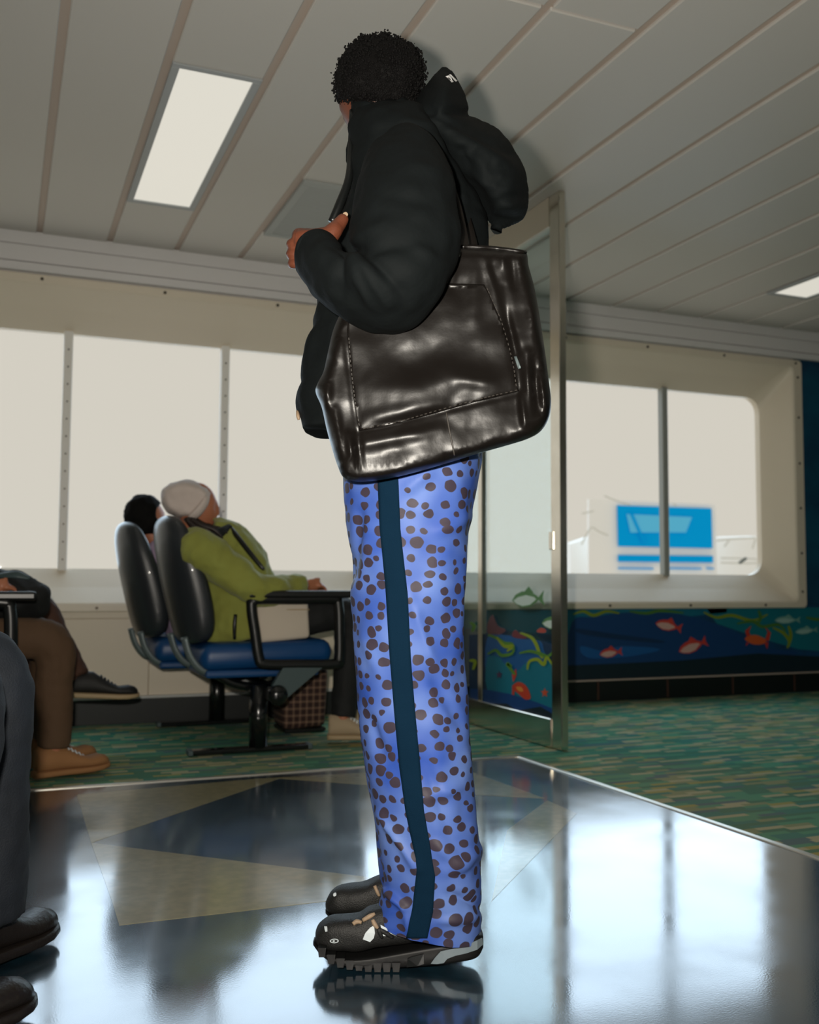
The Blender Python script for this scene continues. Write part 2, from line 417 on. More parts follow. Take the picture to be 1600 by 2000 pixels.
def glass(name, tint, ior=1.45, k=1.0):
    m = bpy.data.materials.new(name); m.use_nodes = True; nt = m.node_tree; N = nt.nodes; N.remove(N['Principled BSDF'])
    t = N.new('ShaderNodeBsdfTransparent'); t.inputs[0].default_value = lin(tint)+(1,)
    g = N.new('ShaderNodeBsdfGlossy'); g.inputs['Roughness'].default_value = .02
    f = N.new('ShaderNodeFresnel'); f.inputs[0].default_value = ior
    ml = N.new('ShaderNodeMath'); ml.operation = 'MULTIPLY'; ml.inputs[1].default_value = k; nt.links.new(f.outputs[0], ml.inputs[0])
    x = N.new('ShaderNodeMixShader'); nt.links.new(ml.outputs[0], x.inputs[0]); nt.links.new(t.outputs[0], x.inputs[1]); nt.links.new(g.outputs[0], x.inputs[2])
    nt.links.new(x.outputs[0], N['Material Output'].inputs[0]); return m
M['pane'] = glass('window_glass', (252, 252, 252), 1.3, .12)
M['screen'] = glass('tinted_glass', (248, 254, 254), 1.45, .25)
def plaid():
    m = mat('brown_plaid', (60, 40, 30), .9); nt, N, b = nodes(m); tc = N.new('ShaderNodeTexCoord')
    cs = []
    for d in ('X', 'Z'):
        wv = N.new('ShaderNodeTexWave'); wv.bands_direction = d; wv.inputs['Scale'].default_value = 9; wv.inputs['Distortion'].default_value = 0
        nt.links.new(tc.outputs['Object'], wv.inputs[0]); r = N.new('ShaderNodeValToRGB'); r.color_ramp.elements[0].position = .6; r.color_ramp.elements[1].position = .9
        nt.links.new(wv.outputs[1], r.inputs[0]); cs.append(r.outputs[0])
    ad = N.new('ShaderNodeMath'); ad.operation = 'ADD'; nt.links.new(cs[0], ad.inputs[0]); nt.links.new(cs[1], ad.inputs[1])
    ml = N.new('ShaderNodeMath'); ml.operation = 'MULTIPLY'; ml.inputs[1].default_value = .4; nt.links.new(ad.outputs[0], ml.inputs[0])
    mx = N.new('ShaderNodeMix'); mx.data_type = 'RGBA'; mx.inputs[6].default_value = lin((48, 30, 26))+(1,); mx.inputs[7].default_value = lin((140, 112, 92))+(1,)
    nt.links.new(ml.outputs[0], mx.inputs[0]); nt.links.new(mx.outputs[2], b.inputs['Base Color']); return m
M['plaid'] = plaid()

# ================================================================== the setting
X0, X1, Y0, YW, ZC = -3.6, 7.2, -4.2, 5.70, 2.655
fl = struct(obj('floor', boxbm(X0, X1, Y0, YW+.3, -.12, -.004), M['carpet']))
vx1, vy1 = 2.155, 3.99
vin = obj('vinyl_floor', boxbm(X0+.02, vx1, Y0+.02, vy1, -.003, .0), M['vinyl_navy'], fl)
NZ = Vector((0, 0, -.0025))
def inlay(pts):
    return obj('vinyl_inlay', plate(bmesh.new(), pts, lambda x, y: onz(x, y, .0006), .0012, Vector((0, 0, -1))), M['vinyl_olive'], fl)
inlay([(150, 1552), (178, 1646), (546, 1520), (721, 1533), (800, 1538), (880, 1520), (800, 1504), (500, 1521)])
inlay([(178, 1646), (220, 1764), (233, 1807), (637, 1760), (800, 1742), (744, 1716)])
inlay([(900, 1500), (1064, 1559), (900, 1551)])
inlay([(1069, 1563), (990, 1622), (960, 1760), (1127, 1588)])
b = bmesh.new(); box(b, X0+.02, vx1+.018, vy1-.004, vy1+.018, -.004, .004, .0015, 1); obj('edge_strip', b, M['edge_trim'], fl)
b = bmesh.new(); box(b, vx1-.004, vx1+.018, Y0+.02, vy1+.018, -.004, .004, .0015, 1); obj('edge_strip', b, M['edge_trim'], fl)

# ceiling: carrier plate with separate panels
ce = struct(obj('ceiling', boxbm(X0, X1, Y0, YW+.3, ZC+.014, ZC+.1), M['joint']))
joints = [.14+.3665*i for i in range(-10, 20)]
gap = .016
def cpanel(xa, xb, ya, yb):
    if yb-ya < .02: return
    b = bmesh.new(); box(b, xa, xb, ya, yb, ZC, ZC+.016, .004, 1); obj('ceiling_panel', b, M['ceil'], ce)
cuts = {.505: [(3.58, 5.02)], 1.235: [(4.42, 5.21)], 4.55: [(3.6, 5.035)]}
def cutfor(x):
    for k, v in cuts.items():
        if abs(k-x) < .1: return v
    return []
fixtures = []
for i, j in enumerate(joints[:-1]):
    xa, xb = j+gap, joints[i+1]-gap
    if xa < X0 or xb > X1: continue
    ys = [Y0, -1.9 if i % 2 else -.6, 2.75 if .8 < j < 1.8 else .4+.5*(i % 3), YW-.012]
    if .8 < j < 1.8: ys = [Y0, -1.2, 2.75, YW-.012]
    for k in range(len(ys)-1):
        ya, yb = ys[k]+(.012 if k else 0), ys[k+1]
        if k == 2 or k == 1 and len(ys) == 3 or True:
            segs = [(ya, yb)]
            for ca, cb in cutfor(j):
                ns = []
                for a, c in segs:
                    if cb <= a or ca >= c: ns.append((a, c))
                    else: ns += [(a, ca), (cb, c)]
                segs = ns
            for a, c in segs: cpanel(xa, xb, a, c)
    for ca, cb in cutfor(j): fixtures.append((j, xa, xb, ca, cb))
def light_panel(xa, xb, ya, yb, label):
    t = thing('ceiling_light', label, 'light', ((xa+xb)/2, (ya+yb)/2, ZC-.002), 'recessed ceiling lights')
    b = bmesh.new(); f = .03
    for q in ((xa, xb, ya, ya+f), (xa, xb, yb-f, yb), (xa, xa+f, ya+f, yb-f), (xb-f, xb, ya+f, yb-f)):
        box(b, *q, ZC-.004, ZC+.012, .002, 1)
    obj('frame', b, M['fixture'], t)
    obj('diffuser', boxbm(xa+f, xb-f, ya+f, yb-f, ZC+.004, ZC+.012), M['diffuser'], t)
for j, xa, xb, ca, cb in fixtures:
    if abs(j-1.235) < .1: continue
    nm = {505: 'bright rectangular ceiling light panel left of the standing person\'s head', 4550: 'small lit ceiling panel at the right edge above the mural'}
    key = 505 if abs(j-.505) < .1 else 4550 if abs(j-4.55) < .1 else 0
    light_panel(xa, xb, ca, cb, nm.get(key, 'lit ceiling panel outside the picture behind the viewer' if cb < 2 else 'lit ceiling panel outside the picture beyond the left edge'))
# vent grille
xa, xb = 1.235+gap+.012, 1.235+.3665-gap
vt = thing('air_vent', 'pale square air vent grille in the ceiling behind the raised hand', 'vent', ((xa+xb)/2, 4.81, ZC-.004))
b = bmesh.new()
for q in ((xa, xb, 4.42, 4.46), (xa, xb, 5.17, 5.21), (xa, xa+.04, 4.46, 5.17), (xb-.04, xb, 4.46, 5.17)): box(b, *q, ZC-.012, ZC+.012, .003, 1)
obj('frame', b, M['vent'], vt); obj('backing', boxbm(xa+.04, xb-.04, 4.46, 5.17, ZC+.004, ZC+.012), M['vent_dark'], vt)
b = bmesh.new()
for k in range(34): y = 4.47+k*.0206; box(b, xa+.04, xb-.04, y, y+.013, ZC-.006, ZC+.004)
stuff(obj('grille_slats', b, M['vent'], vt))

# back wall
mx0 = 2.30
wb = struct(obj('wall_back', boxbm(X0, X1, YW+.02, YW+.04, 0, .66), M['ivory']))
obj('wall_upper', boxbm(X0, X1, YW+.005, YW+.04, 2.36, ZC+.05), M['fascia'], wb)
obj('wall_end', boxbm(5.40, X1, YW+.02, YW+.04, .66, 2.40), M['ivory'], wb)
sx = [.775-.9*k for k in range(5)][::-1] + [.775+.9, mx0]
sx = [X0] + [s for s in sx if s > X0+.1]
for a, c in zip(sx[:-1], sx[1:]): obj('wall_panel', boxbm(a+.002, c-.002, YW, YW+.02, .14, .565, bev=.002, seg=1), M['ivory'], wb)
obj('wall_panel', boxbm(X0, mx0, YW, YW+.02, .569, .605, bev=.002, seg=1), M['ivory'], wb)
# fascia strips under the ceiling
for n, (za, zb, yy) in enumerate(((2.588, ZC+.01, YW-.012), (2.492, 2.583, YW-.02), (2.438, 2.484, YW-.034))):
    struct(obj('trim_%d' % (n+1), boxbm(X0, X1, yy, YW+.006, za, zb, bev=.004, seg=1), M['fascia']))
struct(obj('baseboard_back', boxbm(X0, X1, YW-.035, YW+.02, 0, .132), M['dark_base']))
struct(obj('trim_4', boxbm(X0, mx0, YW-.04, YW+.005, .132, .146, bev=.003, seg=1), M['pale_strip']))
struct(obj('trim_5', boxbm(mx0, X1, YW-.038, YW+.005, .132, .140, bev=.002, seg=1), M['joint']))
for k in range(8):
    x = mx0+.25+k*.55
    obj('baseboard_rib', boxbm(x, x+.012, YW-.039, YW-.034, .01, .13), M['umber_cloth'], bpy.data.objects['baseboard_back'])

# window surround
GX0, GX1, GZ0, GZ1, GY = -3.0, 5.245, .84, 2.168, YW+.20
IX0, IX1, IZ0, IZ1 = -3.2, 5.37, .652, 2.372
OX0, OX1, OZ0, OZ1 = -3.3, 5.462, .603, 2.43
def rrect(xa, xb, za, zb, rad, y, n=7):
    out = []
    for cx, cz, a0 in ((xb-rad, zb-rad, 0), (xa+rad, zb-rad, 90), (xa+rad, za+rad, 180), (xb-rad, za+rad, 270)):
        for k in range(n):
            a = math.radians(a0+90*k/(n-1)); out.append(Vector((cx+rad*math.cos(a), y, cz+rad*math.sin(a))))
    return out
b = bmesh.new()
loft(b, [rrect(OX0, OX1, OZ0, OZ1, .03, YW+.02), rrect(OX0, OX1, OZ0, OZ1, .03, YW-.012), rrect(OX0+.006, OX1-.006, OZ0+.006, OZ1-.006, .03, YW-.018),
         rrect(IX0-.012, IX1+.012, IZ0-.012, IZ1+.012, .04, YW-.018), rrect(IX0, IX1, IZ0, IZ1, .04, YW-.010), rrect(IX0+.06, IX1-.055, IZ0+.085, IZ1-.09, .08, YW+.09),
         rrect(GX0, GX1, GZ0, GZ1, .115, GY), rrect(GX0, GX1, GZ0, GZ1, .115, GY+.05)], False, False)
w1 = struct(obj('window_1', b, M['surround'], smooth=False))
mull = [-1.47, -.576, .317, 1.208, 2.10, 2.72, 3.53, 4.372]
prev = GX0
for i, x in enumerate(mull + [GX1]):
    obj('pane', boxbm(prev, x, GY+.02, GY+.026, GZ0-.01, GZ1+.01), M['pane'], w1); prev = x
scr = bmesh.new(); cyl(scr, (0, 0, 0), (0, -.006, 0), .009, n=8); scr_me = bpy.data.meshes.new('screw'); scr.to_mesh(scr_me); scr.free(); scr_me.materials.append(M['screw'])
def screw(x, y, z, parent, s=1):
    o = bpy.data.objects.new('screw', scr_me); COL.objects.link(o); o.parent = parent; o.location = (x, y, z); o.scale = (s, 1, s)
for i, x in enumerate(mull):
    hw = .024
    mm = obj('mullion', boxbm(x-hw, x+hw, GY-.028, GY+.03, GZ0-.012, GZ1+.012, bev=.005, seg=1), M['mullion_bloom'] if i < 5 else M['mullion'], w1)
    if 1 < i < 4:
        for k in range(13): screw(x, GY-.027, .89+k*.0985, mm, .55)
for k in range(13):
    x = .16+.655*k-1.965
    if x < OX1-.05:
        screw(x, YW-.017, OZ1-.026, w1); screw(x+.33, YW-.017, OZ0+.022, w1)
for z in (.72, 1.0, 1.33, 1.66, 2.0, 2.3): screw(OX1-.045, YW-.017, z, w1)

# mural on the right part of the wall
def mpoly(name, pts, c, parent, y=None, t=.0012, rough=.55):
    y = YW-.001 if y is None else y
    key = 'mural_%d_%d_%d' % c
    if key not in M: M[key] = mat(key, c, rough)
    return obj(name, plate(bmesh.new(), pts, lambda x, z: ony(x, z, y), t, Vector((0, 1, 0))), M[key], parent)
mural = obj('mural_panel', boxbm(mx0, X1, YW, YW+.02, .14, .62), mat('mural_blue', (8, 70, 118), .55, var=(5, (6, 56, 92), .15)), wb, label='painted underwater mural in deep blue')
obj('mural_panel', boxbm(5.40, X1, YW, YW+.02, .62, 2.438), mat('mural_side', (4, 58, 90), .55, var=(3, (6, 84, 112), .12)), wb, label='dark blue mural edge right of the window')
def smooth2(pts, n=4): return [(p.x, p.y) for p in catmull([Vector((a, c, 0)) for a, c in pts], n, True)]
y1 = YW-.0012
mpoly('painted_water', [(880, 1192), (1130, 1192), (1180, 1188), (1420, 1188), (1420, 1196), (1250, 1215), (1100, 1240), (880, 1225)], (8, 104, 130), mural, y1)
mpoly('painted_water', [(1380, 1187), (1640, 1186), (1640, 1275), (1560, 1268), (1480, 1245), (1400, 1218)], (8, 112, 128), mural, y1)
y2 = YW-.0026
mpoly('painted_reef', smooth2([(1118, 1215), (1160, 1205), (1230, 1196), (1330, 1200), (1430, 1230), (1480, 1262), (1560, 1275), (1480, 1292), (1300, 1300), (1120, 1312)]), (10, 60, 112), mural, y2)
mpoly('painted_seabed', [(1100, 1300), (1200, 1296), (1330, 1290), (1480, 1276), (1600, 1282), (1700, 1270), (1700, 1312), (1100, 1330)], (4, 32, 44), mural, y2-.0005)
mpoly('painted_rock', smooth2([(1130, 1228), (1200, 1238), (1290, 1250), (1286, 1256), (1200, 1248), (1135, 1238)]), (6, 46, 84), mural, y2-.001)
mpoly('painted_rock', smooth2([(1135, 1262), (1180, 1272), (1215, 1262), (1290, 1268), (1230, 1282), (1150, 1285)]), (16, 86, 150), mural, y2-.001)
def fish(cx, cy, L, ang, body, fin, parent, f, th=1.0):
    ca, sa = math.cos(ang), math.sin(ang)
    R_ = lambda pts: [(cx+(x*ca-z*sa)*L, cy+(x*sa+z*ca)*L) for x, z in pts]
    h = th
    f('painted_fish_tail', R_([(.30, 0), (.52, -.2*h), (.47, 0), (.52, .2*h)]), fin, parent)
    f('painted_fin', R_([(-.12, -.17*h), (.05, -.32*h), (.2, -.14*h)]), fin, parent)
    f('painted_fish', R_([(-.5, .02), (-.38, -.12*h), (-.18, -.2*h), (.05, -.19*h), (.25, -.1*h), (.38, 0), (.25, .1*h), (.05, .19*h), (-.18, .2*h), (-.38, .12*h)]), fin, parent)
    f('painted_scales', R_([(-.46, .03), (-.3, -.06*h), (-.05, -.1*h), (.2, -.04*h), (.26, .02*h), (.05, .15*h), (-.18, .17*h), (-.36, .11*h)]), body, parent)
dz = [0]
LAY = {'painted_seaweed': 0, 'painted_fish_tail': 1, 'painted_fin': 1, 'painted_fish': 2, 'painted_scales': 3, 'painted_crab': 3, 'painted_crab_claw': 2}
def wallf(n, p, c, par): dz[0] += 1; return mpoly(n, p, c, par, YW-.005-.002*LAY.get(n, 0)-.0003*(dz[0] % 5))
red, pink = (196, 62, 50), (206, 168, 158)
fish(1193, 1275, 44, -.12, pink, red, mural, wallf); fish(1306, 1222, 52, .22, pink, red, mural, wallf); fish(1353, 1262, 58, -.35, pink, red, mural, wallf)
fish(1538, 1211, 50, .0, (150, 186, 180), (110, 160, 150), mural, wallf, .7); fish(1575, 1232, 44, -.1, (150, 186, 180), (110, 160, 150), mural, wallf, .7)
# crab
wallf('painted_crab', smooth2([(1455, 1247), (1475, 1240), (1497, 1250), (1490, 1258), (1470, 1258)]), (206, 92, 40), mural)
for p in ([(1460, 1246), (1456, 1232), (1468, 1222), (1463, 1234), (1468, 1244)], [(1495, 1250), (1500, 1234), (1494, 1224), (1506, 1236), (1502, 1252)], [(1459, 1254), (1457, 1262), (1463, 1256)], [(1494, 1256), (1499, 1268), (1501, 1254)]):
    wallf('painted_crab_claw', p, (190, 52, 36), mural)
wg = (122, 140, 30)
random.seed(3)
def weed(pts, wd, c, par, f, nm='painted_seaweed'):
    c2 = catmull([Vector((x, y, 0)) for x, y in pts], 5); up, dn = [], []
    for i, p in enumerate(c2):
        t = (c2[min(i+1, len(c2)-1)]-c2[max(i-1, 0)]).normalized(); k = wd*(.35+.65*math.sin(math.pi*(i+1)/(len(c2)+1)))
        up.append((p.x-t.y*k, p.y+t.x*k)); dn.append((p.x+t.y*k, p.y-t.x*k))
    for i in range(0, len(up)-1, 5):
        e = min(i+5, len(up)-1); f(nm, up[i:e+1]+dn[i:e+1][::-1], c, par)
for a in ([(1120, 1200), (1140, 1194), (1160, 1202), (1185, 1194), (1210, 1198)], [(1230, 1194), (1262, 1198), (1290, 1193), (1335, 1197)], [(1375, 1196), (1400, 1206), (1430, 1202), (1470, 1212), (1500, 1200)],
          [(1440, 1218), (1470, 1214), (1490, 1224), (1520, 1220), (1535, 1234)], [(1482, 1192), (1486, 1206), (1481, 1218)], [(1510, 1226), (1530, 1236), (1542, 1252), (1538, 1266)], [(1540, 1222), (1545, 1240), (1541, 1262)], [(1575, 1206), (1600, 1210), (1620, 1204)]):
    weed(a, 3.2, wg if random.random() < .5 else (70, 116, 44), mural, wallf)

# remaining walls (outside the picture, with their own windows)
def holed(name, x0, x1, z0, z1, axis, c, wins, m):
    b = bmesh.new(); xs = sorted({x0, x1} | {a for w_ in wins for a in w_[:2]}); zs = sorted({z0, z1} | {a for w_ in wins for a in w_[2:]})
    for a, d in zip(xs[:-1], xs[1:]):
        for e, f in zip(zs[:-1], zs[1:]):
            if any(w_[0] <= a and d <= w_[1] and w_[2] <= e and f <= w_[3] for w_ in wins): continue
            if axis == 'y': box(b, a, d, c, c+.06, e, f)
            else: box(b, c, c+.06, a, d, e, f)
    return struct(obj(name, b, m))
holed('wall_front', X0, X1, 0, ZC+.05, 'y', Y0-.06, [(-2.6, -1.2, 1.0, 2.0), (3.6, 5.2, 1.0, 2.0)], M['ivory'])
holed('wall_left', Y0, YW, 0, ZC+.05, 'x', X0-.06, [], M['ivory'])
holed('wall_right', Y0, YW, 0, ZC+.05, 'x', X1, [(-2.6, -.4, 1.0, 2.0)], mat('mural_wall_right', (4, 60, 92), .55, var=(2, (6, 84, 100), .15)))

# ================================================================== outside
sg = thing('terminal_sign', 'bright blue panel sign outside the right window, white bands below', 'sign', at(1300, 1125, 40))
def fl_(D): return lambda x, y: at(x, y, D)
obj('backing', plate(bmesh.new(), [(1150, 975), (1398, 985), (1402, 1200), (1150, 1200)], fl_(40.25), .3, cf), M['white_paint'], sg)
obj('blue_panel', plate(bmesh.new(), [(1206, 987), (1390, 993), (1392, 1071), (1208, 1067)], fl_(40.1), .1, cf), M['sign_blue'], sg)
obj('reflection_patch', plate(bmesh.new(), [(1224, 1004), (1352, 1010), (1340, 1040), (1232, 1040)], fl_(40.05), .04, cf), M['sign_reflection'], sg)  # reflection on the blue panel, painted as a lighter quad
obj('crossing_line', plate(bmesh.new(), [(1231, 1004), (1237, 1004), (1262, 1060), (1256, 1060)], fl_(40.02), .02, cf), M['sign_blue'], sg)
obj('lower_band', plate(bmesh.new(), [(1208, 1084), (1393, 1086), (1393, 1099), (1208, 1097)], fl_(40.1), .1, cf), M['sign_blue'], sg)
for a, c in ((1208, 1277), (1306, 1371), (1381, 1395)):
    obj('thin_band', plate(bmesh.new(), [(a, 1108.5), (c, 1109.5), (c, 1112), (a, 1111)], fl_(40.1), .1, cf), M['sign_blue'], sg)
tb = thing('terminal_building', 'pale overexposed pier building with faint grey outlines outside the right window', 'building', at(1440, 1200, 42))
obj('wall', plate(bmesh.new(), [(1115, 1062), (1150, 1050), (1395, 1050), (1480, 1048), (1520, 1052), (1520, 1210), (1115, 1210)], fl_(42), 1.0, cf), M['white_paint'], tb)
for pts in ([(1180, 968), (1205, 978), (1232, 986)], [(1136, 1064), (1146, 1044), (1156, 1030), (1170, 1038), (1188, 1046)], [(1137, 1003), (1160, 998)], [(1400, 1056), (1430, 1053), (1474, 1050)], [(1415, 1068), (1424, 1056)], [(1470, 1072), (1476, 1052)], [(1314, 984), (1322, 987)], [(1408, 1090), (1476, 1092), (1476, 1100), (1408, 1099)]):
    b = bmesh.new(); tube(b, [at(x, y, 39.6) for x, y in pts], [.03]*len(pts), 6, 4); obj('railing', b, M['faint'], tb)
b = bmesh.new(); tube(b, [at(1444, 1100, 39.6), at(1458, 1090, 39.6)], [.06, .06], 6, 2); obj('gangway_bar', b, M['bracket'], tb)

# ================================================================== glass partition
gp = thing('glass_partition', 'stainless steel framed glass screen with sea life figures behind the standing person', 'partition', (2.44, 4.4, 0))
obj('post', boxbm(2.425, 2.462, 4.065, 4.155, 0, ZC, bev=.003, seg=1), M['steel'], gp)
obj('post', boxbm(2.428, 2.458, 4.90, 4.95, .1, ZC-.1, bev=.003, seg=1), M['steel'], gp)
obj('base_rail', boxbm(2.418, 2.468, 4.155, YW-.04, 0, .135, bev=.003, seg=1), M['steel'], gp)
obj('top_rail', boxbm(2.422, 2.464, 4.155, YW-.05, ZC-.15, ZC, bev=.003, seg=1), M['ivory'], gp)
obj('glass_pane', boxbm(2.438, 2.448, 4.155, 4.90, .135, ZC-.15), M['screen'], gp)
obj('glass_pane', boxbm(2.438, 2.448, 4.95, YW-.05, .135, ZC-.15), M['screen'], gp)
b = bmesh.new(); box(b, 2.418, 2.47, 4.13, 4.165, .93, 1.02, .003, 1); obj('latch_plate', b, M['steel'], gp)
b = bmesh.new(); box(b, 2.462, 2.475, 4.09, 4.13, .94, .99, .003, 1); obj('latch_knob', b, M['black_plastic'], gp)
ex = [0]
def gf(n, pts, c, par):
    ex[0] += 1; key = 'glass_tone_%d_%d_%d' % c
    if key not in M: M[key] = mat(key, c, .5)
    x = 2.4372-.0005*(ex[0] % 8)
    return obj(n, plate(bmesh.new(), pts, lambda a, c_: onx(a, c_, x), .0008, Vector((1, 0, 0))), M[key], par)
def gfl(k):  # thin flat sea-life shapes layered just in front of the pane
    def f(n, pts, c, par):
        key = 'glass_tone_%d_%d_%d' % c
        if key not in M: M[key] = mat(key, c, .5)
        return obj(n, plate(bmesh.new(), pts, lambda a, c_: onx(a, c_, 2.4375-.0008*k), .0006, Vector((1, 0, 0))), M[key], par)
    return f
gfl(0)('flat_sea', [(916, 1240), (950, 1238), (985, 1240), (1010, 1242), (1056, 1252), (1086, 1262), (1086, 1412), (916, 1372)], (8, 50, 86), gp)
gfl(1)('flat_rock', smooth2([(952, 1246), (985, 1240), (1020, 1248), (1055, 1252), (1062, 1270), (1072, 1290), (1086, 1300), (1086, 1330), (1000, 1330), (952, 1320)], 3), (18, 92, 156), gp)
gfl(2)('flat_sand', smooth2([(952, 1285), (975, 1284), (985, 1296), (1010, 1310), (1030, 1293), (1060, 1293), (1085, 1300), (1085, 1388), (1040, 1370), (990, 1355), (952, 1348)], 3), (8, 118, 140), gp)
gfl(3)('flat_rock', [(919, 1345), (952, 1347), (1000, 1356), (1050, 1372), (1085, 1386), (1085, 1412), (1040, 1401), (919, 1372)], (12, 66, 130), gp)
gfl(4)('flat_seabed', [(919, 1362), (952, 1374), (990, 1374), (1010, 1388), (1056, 1380), (1086, 1398), (1086, 1412), (919, 1372)], (4, 28, 42), gp)
gfl(1)('flat_rock', smooth2([(952, 1220), (962, 1200), (972, 1222), (988, 1230), (975, 1240), (955, 1240)], 3), (110, 62, 66), gp)
gfl(2)('flat_coral', smooth2([(1000, 1242), (1006, 1230), (1016, 1238), (1030, 1246), (1012, 1247)], 3), (120, 50, 56), gp)
gfl(2)('flat_shell', smooth2([(1048, 1234), (1056, 1226), (1066, 1230), (1064, 1236)], 3), (186, 76, 60), gp)
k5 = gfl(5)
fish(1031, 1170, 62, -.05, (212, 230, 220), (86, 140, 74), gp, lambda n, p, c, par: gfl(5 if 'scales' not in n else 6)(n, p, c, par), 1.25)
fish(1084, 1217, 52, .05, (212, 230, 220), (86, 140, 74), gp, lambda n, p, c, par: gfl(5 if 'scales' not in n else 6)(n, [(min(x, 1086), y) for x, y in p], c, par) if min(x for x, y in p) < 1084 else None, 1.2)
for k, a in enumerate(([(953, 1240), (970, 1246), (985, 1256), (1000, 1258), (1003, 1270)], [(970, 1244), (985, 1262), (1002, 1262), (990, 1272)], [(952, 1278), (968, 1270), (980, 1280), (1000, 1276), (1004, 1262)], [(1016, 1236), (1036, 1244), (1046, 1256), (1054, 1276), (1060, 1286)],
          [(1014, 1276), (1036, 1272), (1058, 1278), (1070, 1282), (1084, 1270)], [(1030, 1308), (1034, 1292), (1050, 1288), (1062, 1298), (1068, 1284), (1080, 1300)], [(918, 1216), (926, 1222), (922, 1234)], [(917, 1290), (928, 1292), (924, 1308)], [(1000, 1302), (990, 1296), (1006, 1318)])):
    weed(a, 3.4, (150, 170, 26) if k % 2 else (88, 140, 40), gp, gfl(7+k % 3), 'flat_seaweed')
gfl(6)('flat_crab', smooth2([(1000, 1342), (1012, 1332), (1026, 1338), (1034, 1352), (1036, 1364), (1026, 1366), (1014, 1356)], 3), (204, 66, 40), gp)
gfl(7)('flat_crab_shell', smooth2([(1008, 1342), (1018, 1342), (1022, 1350), (1014, 1350)], 3), (226, 144, 60), gp)
gfl(6)('flat_crab_claw', [(1002, 1332), (1000, 1318), (1008, 1306), (1009, 1318), (1004, 1330)], (200, 64, 44), gp)
gfl(6)('flat_crab_claw', [(1001, 1340), (1000, 1356), (1004, 1358), (1006, 1344)], (200, 64, 44), gp)
def star(cx, cy, r_, c): gfl(6)('flat_starfish', [(cx+math.sin(i*math.pi/5)*(r_ if i % 2 == 0 else r_*.42), cy-math.cos(i*math.pi/5)*(r_ if i % 2 == 0 else r_*.42)*1.2) for i in range(10)], c, gp)
star(1064, 1353, 8, (206, 84, 46)); star(975, 1318, 7, (84, 48, 84))

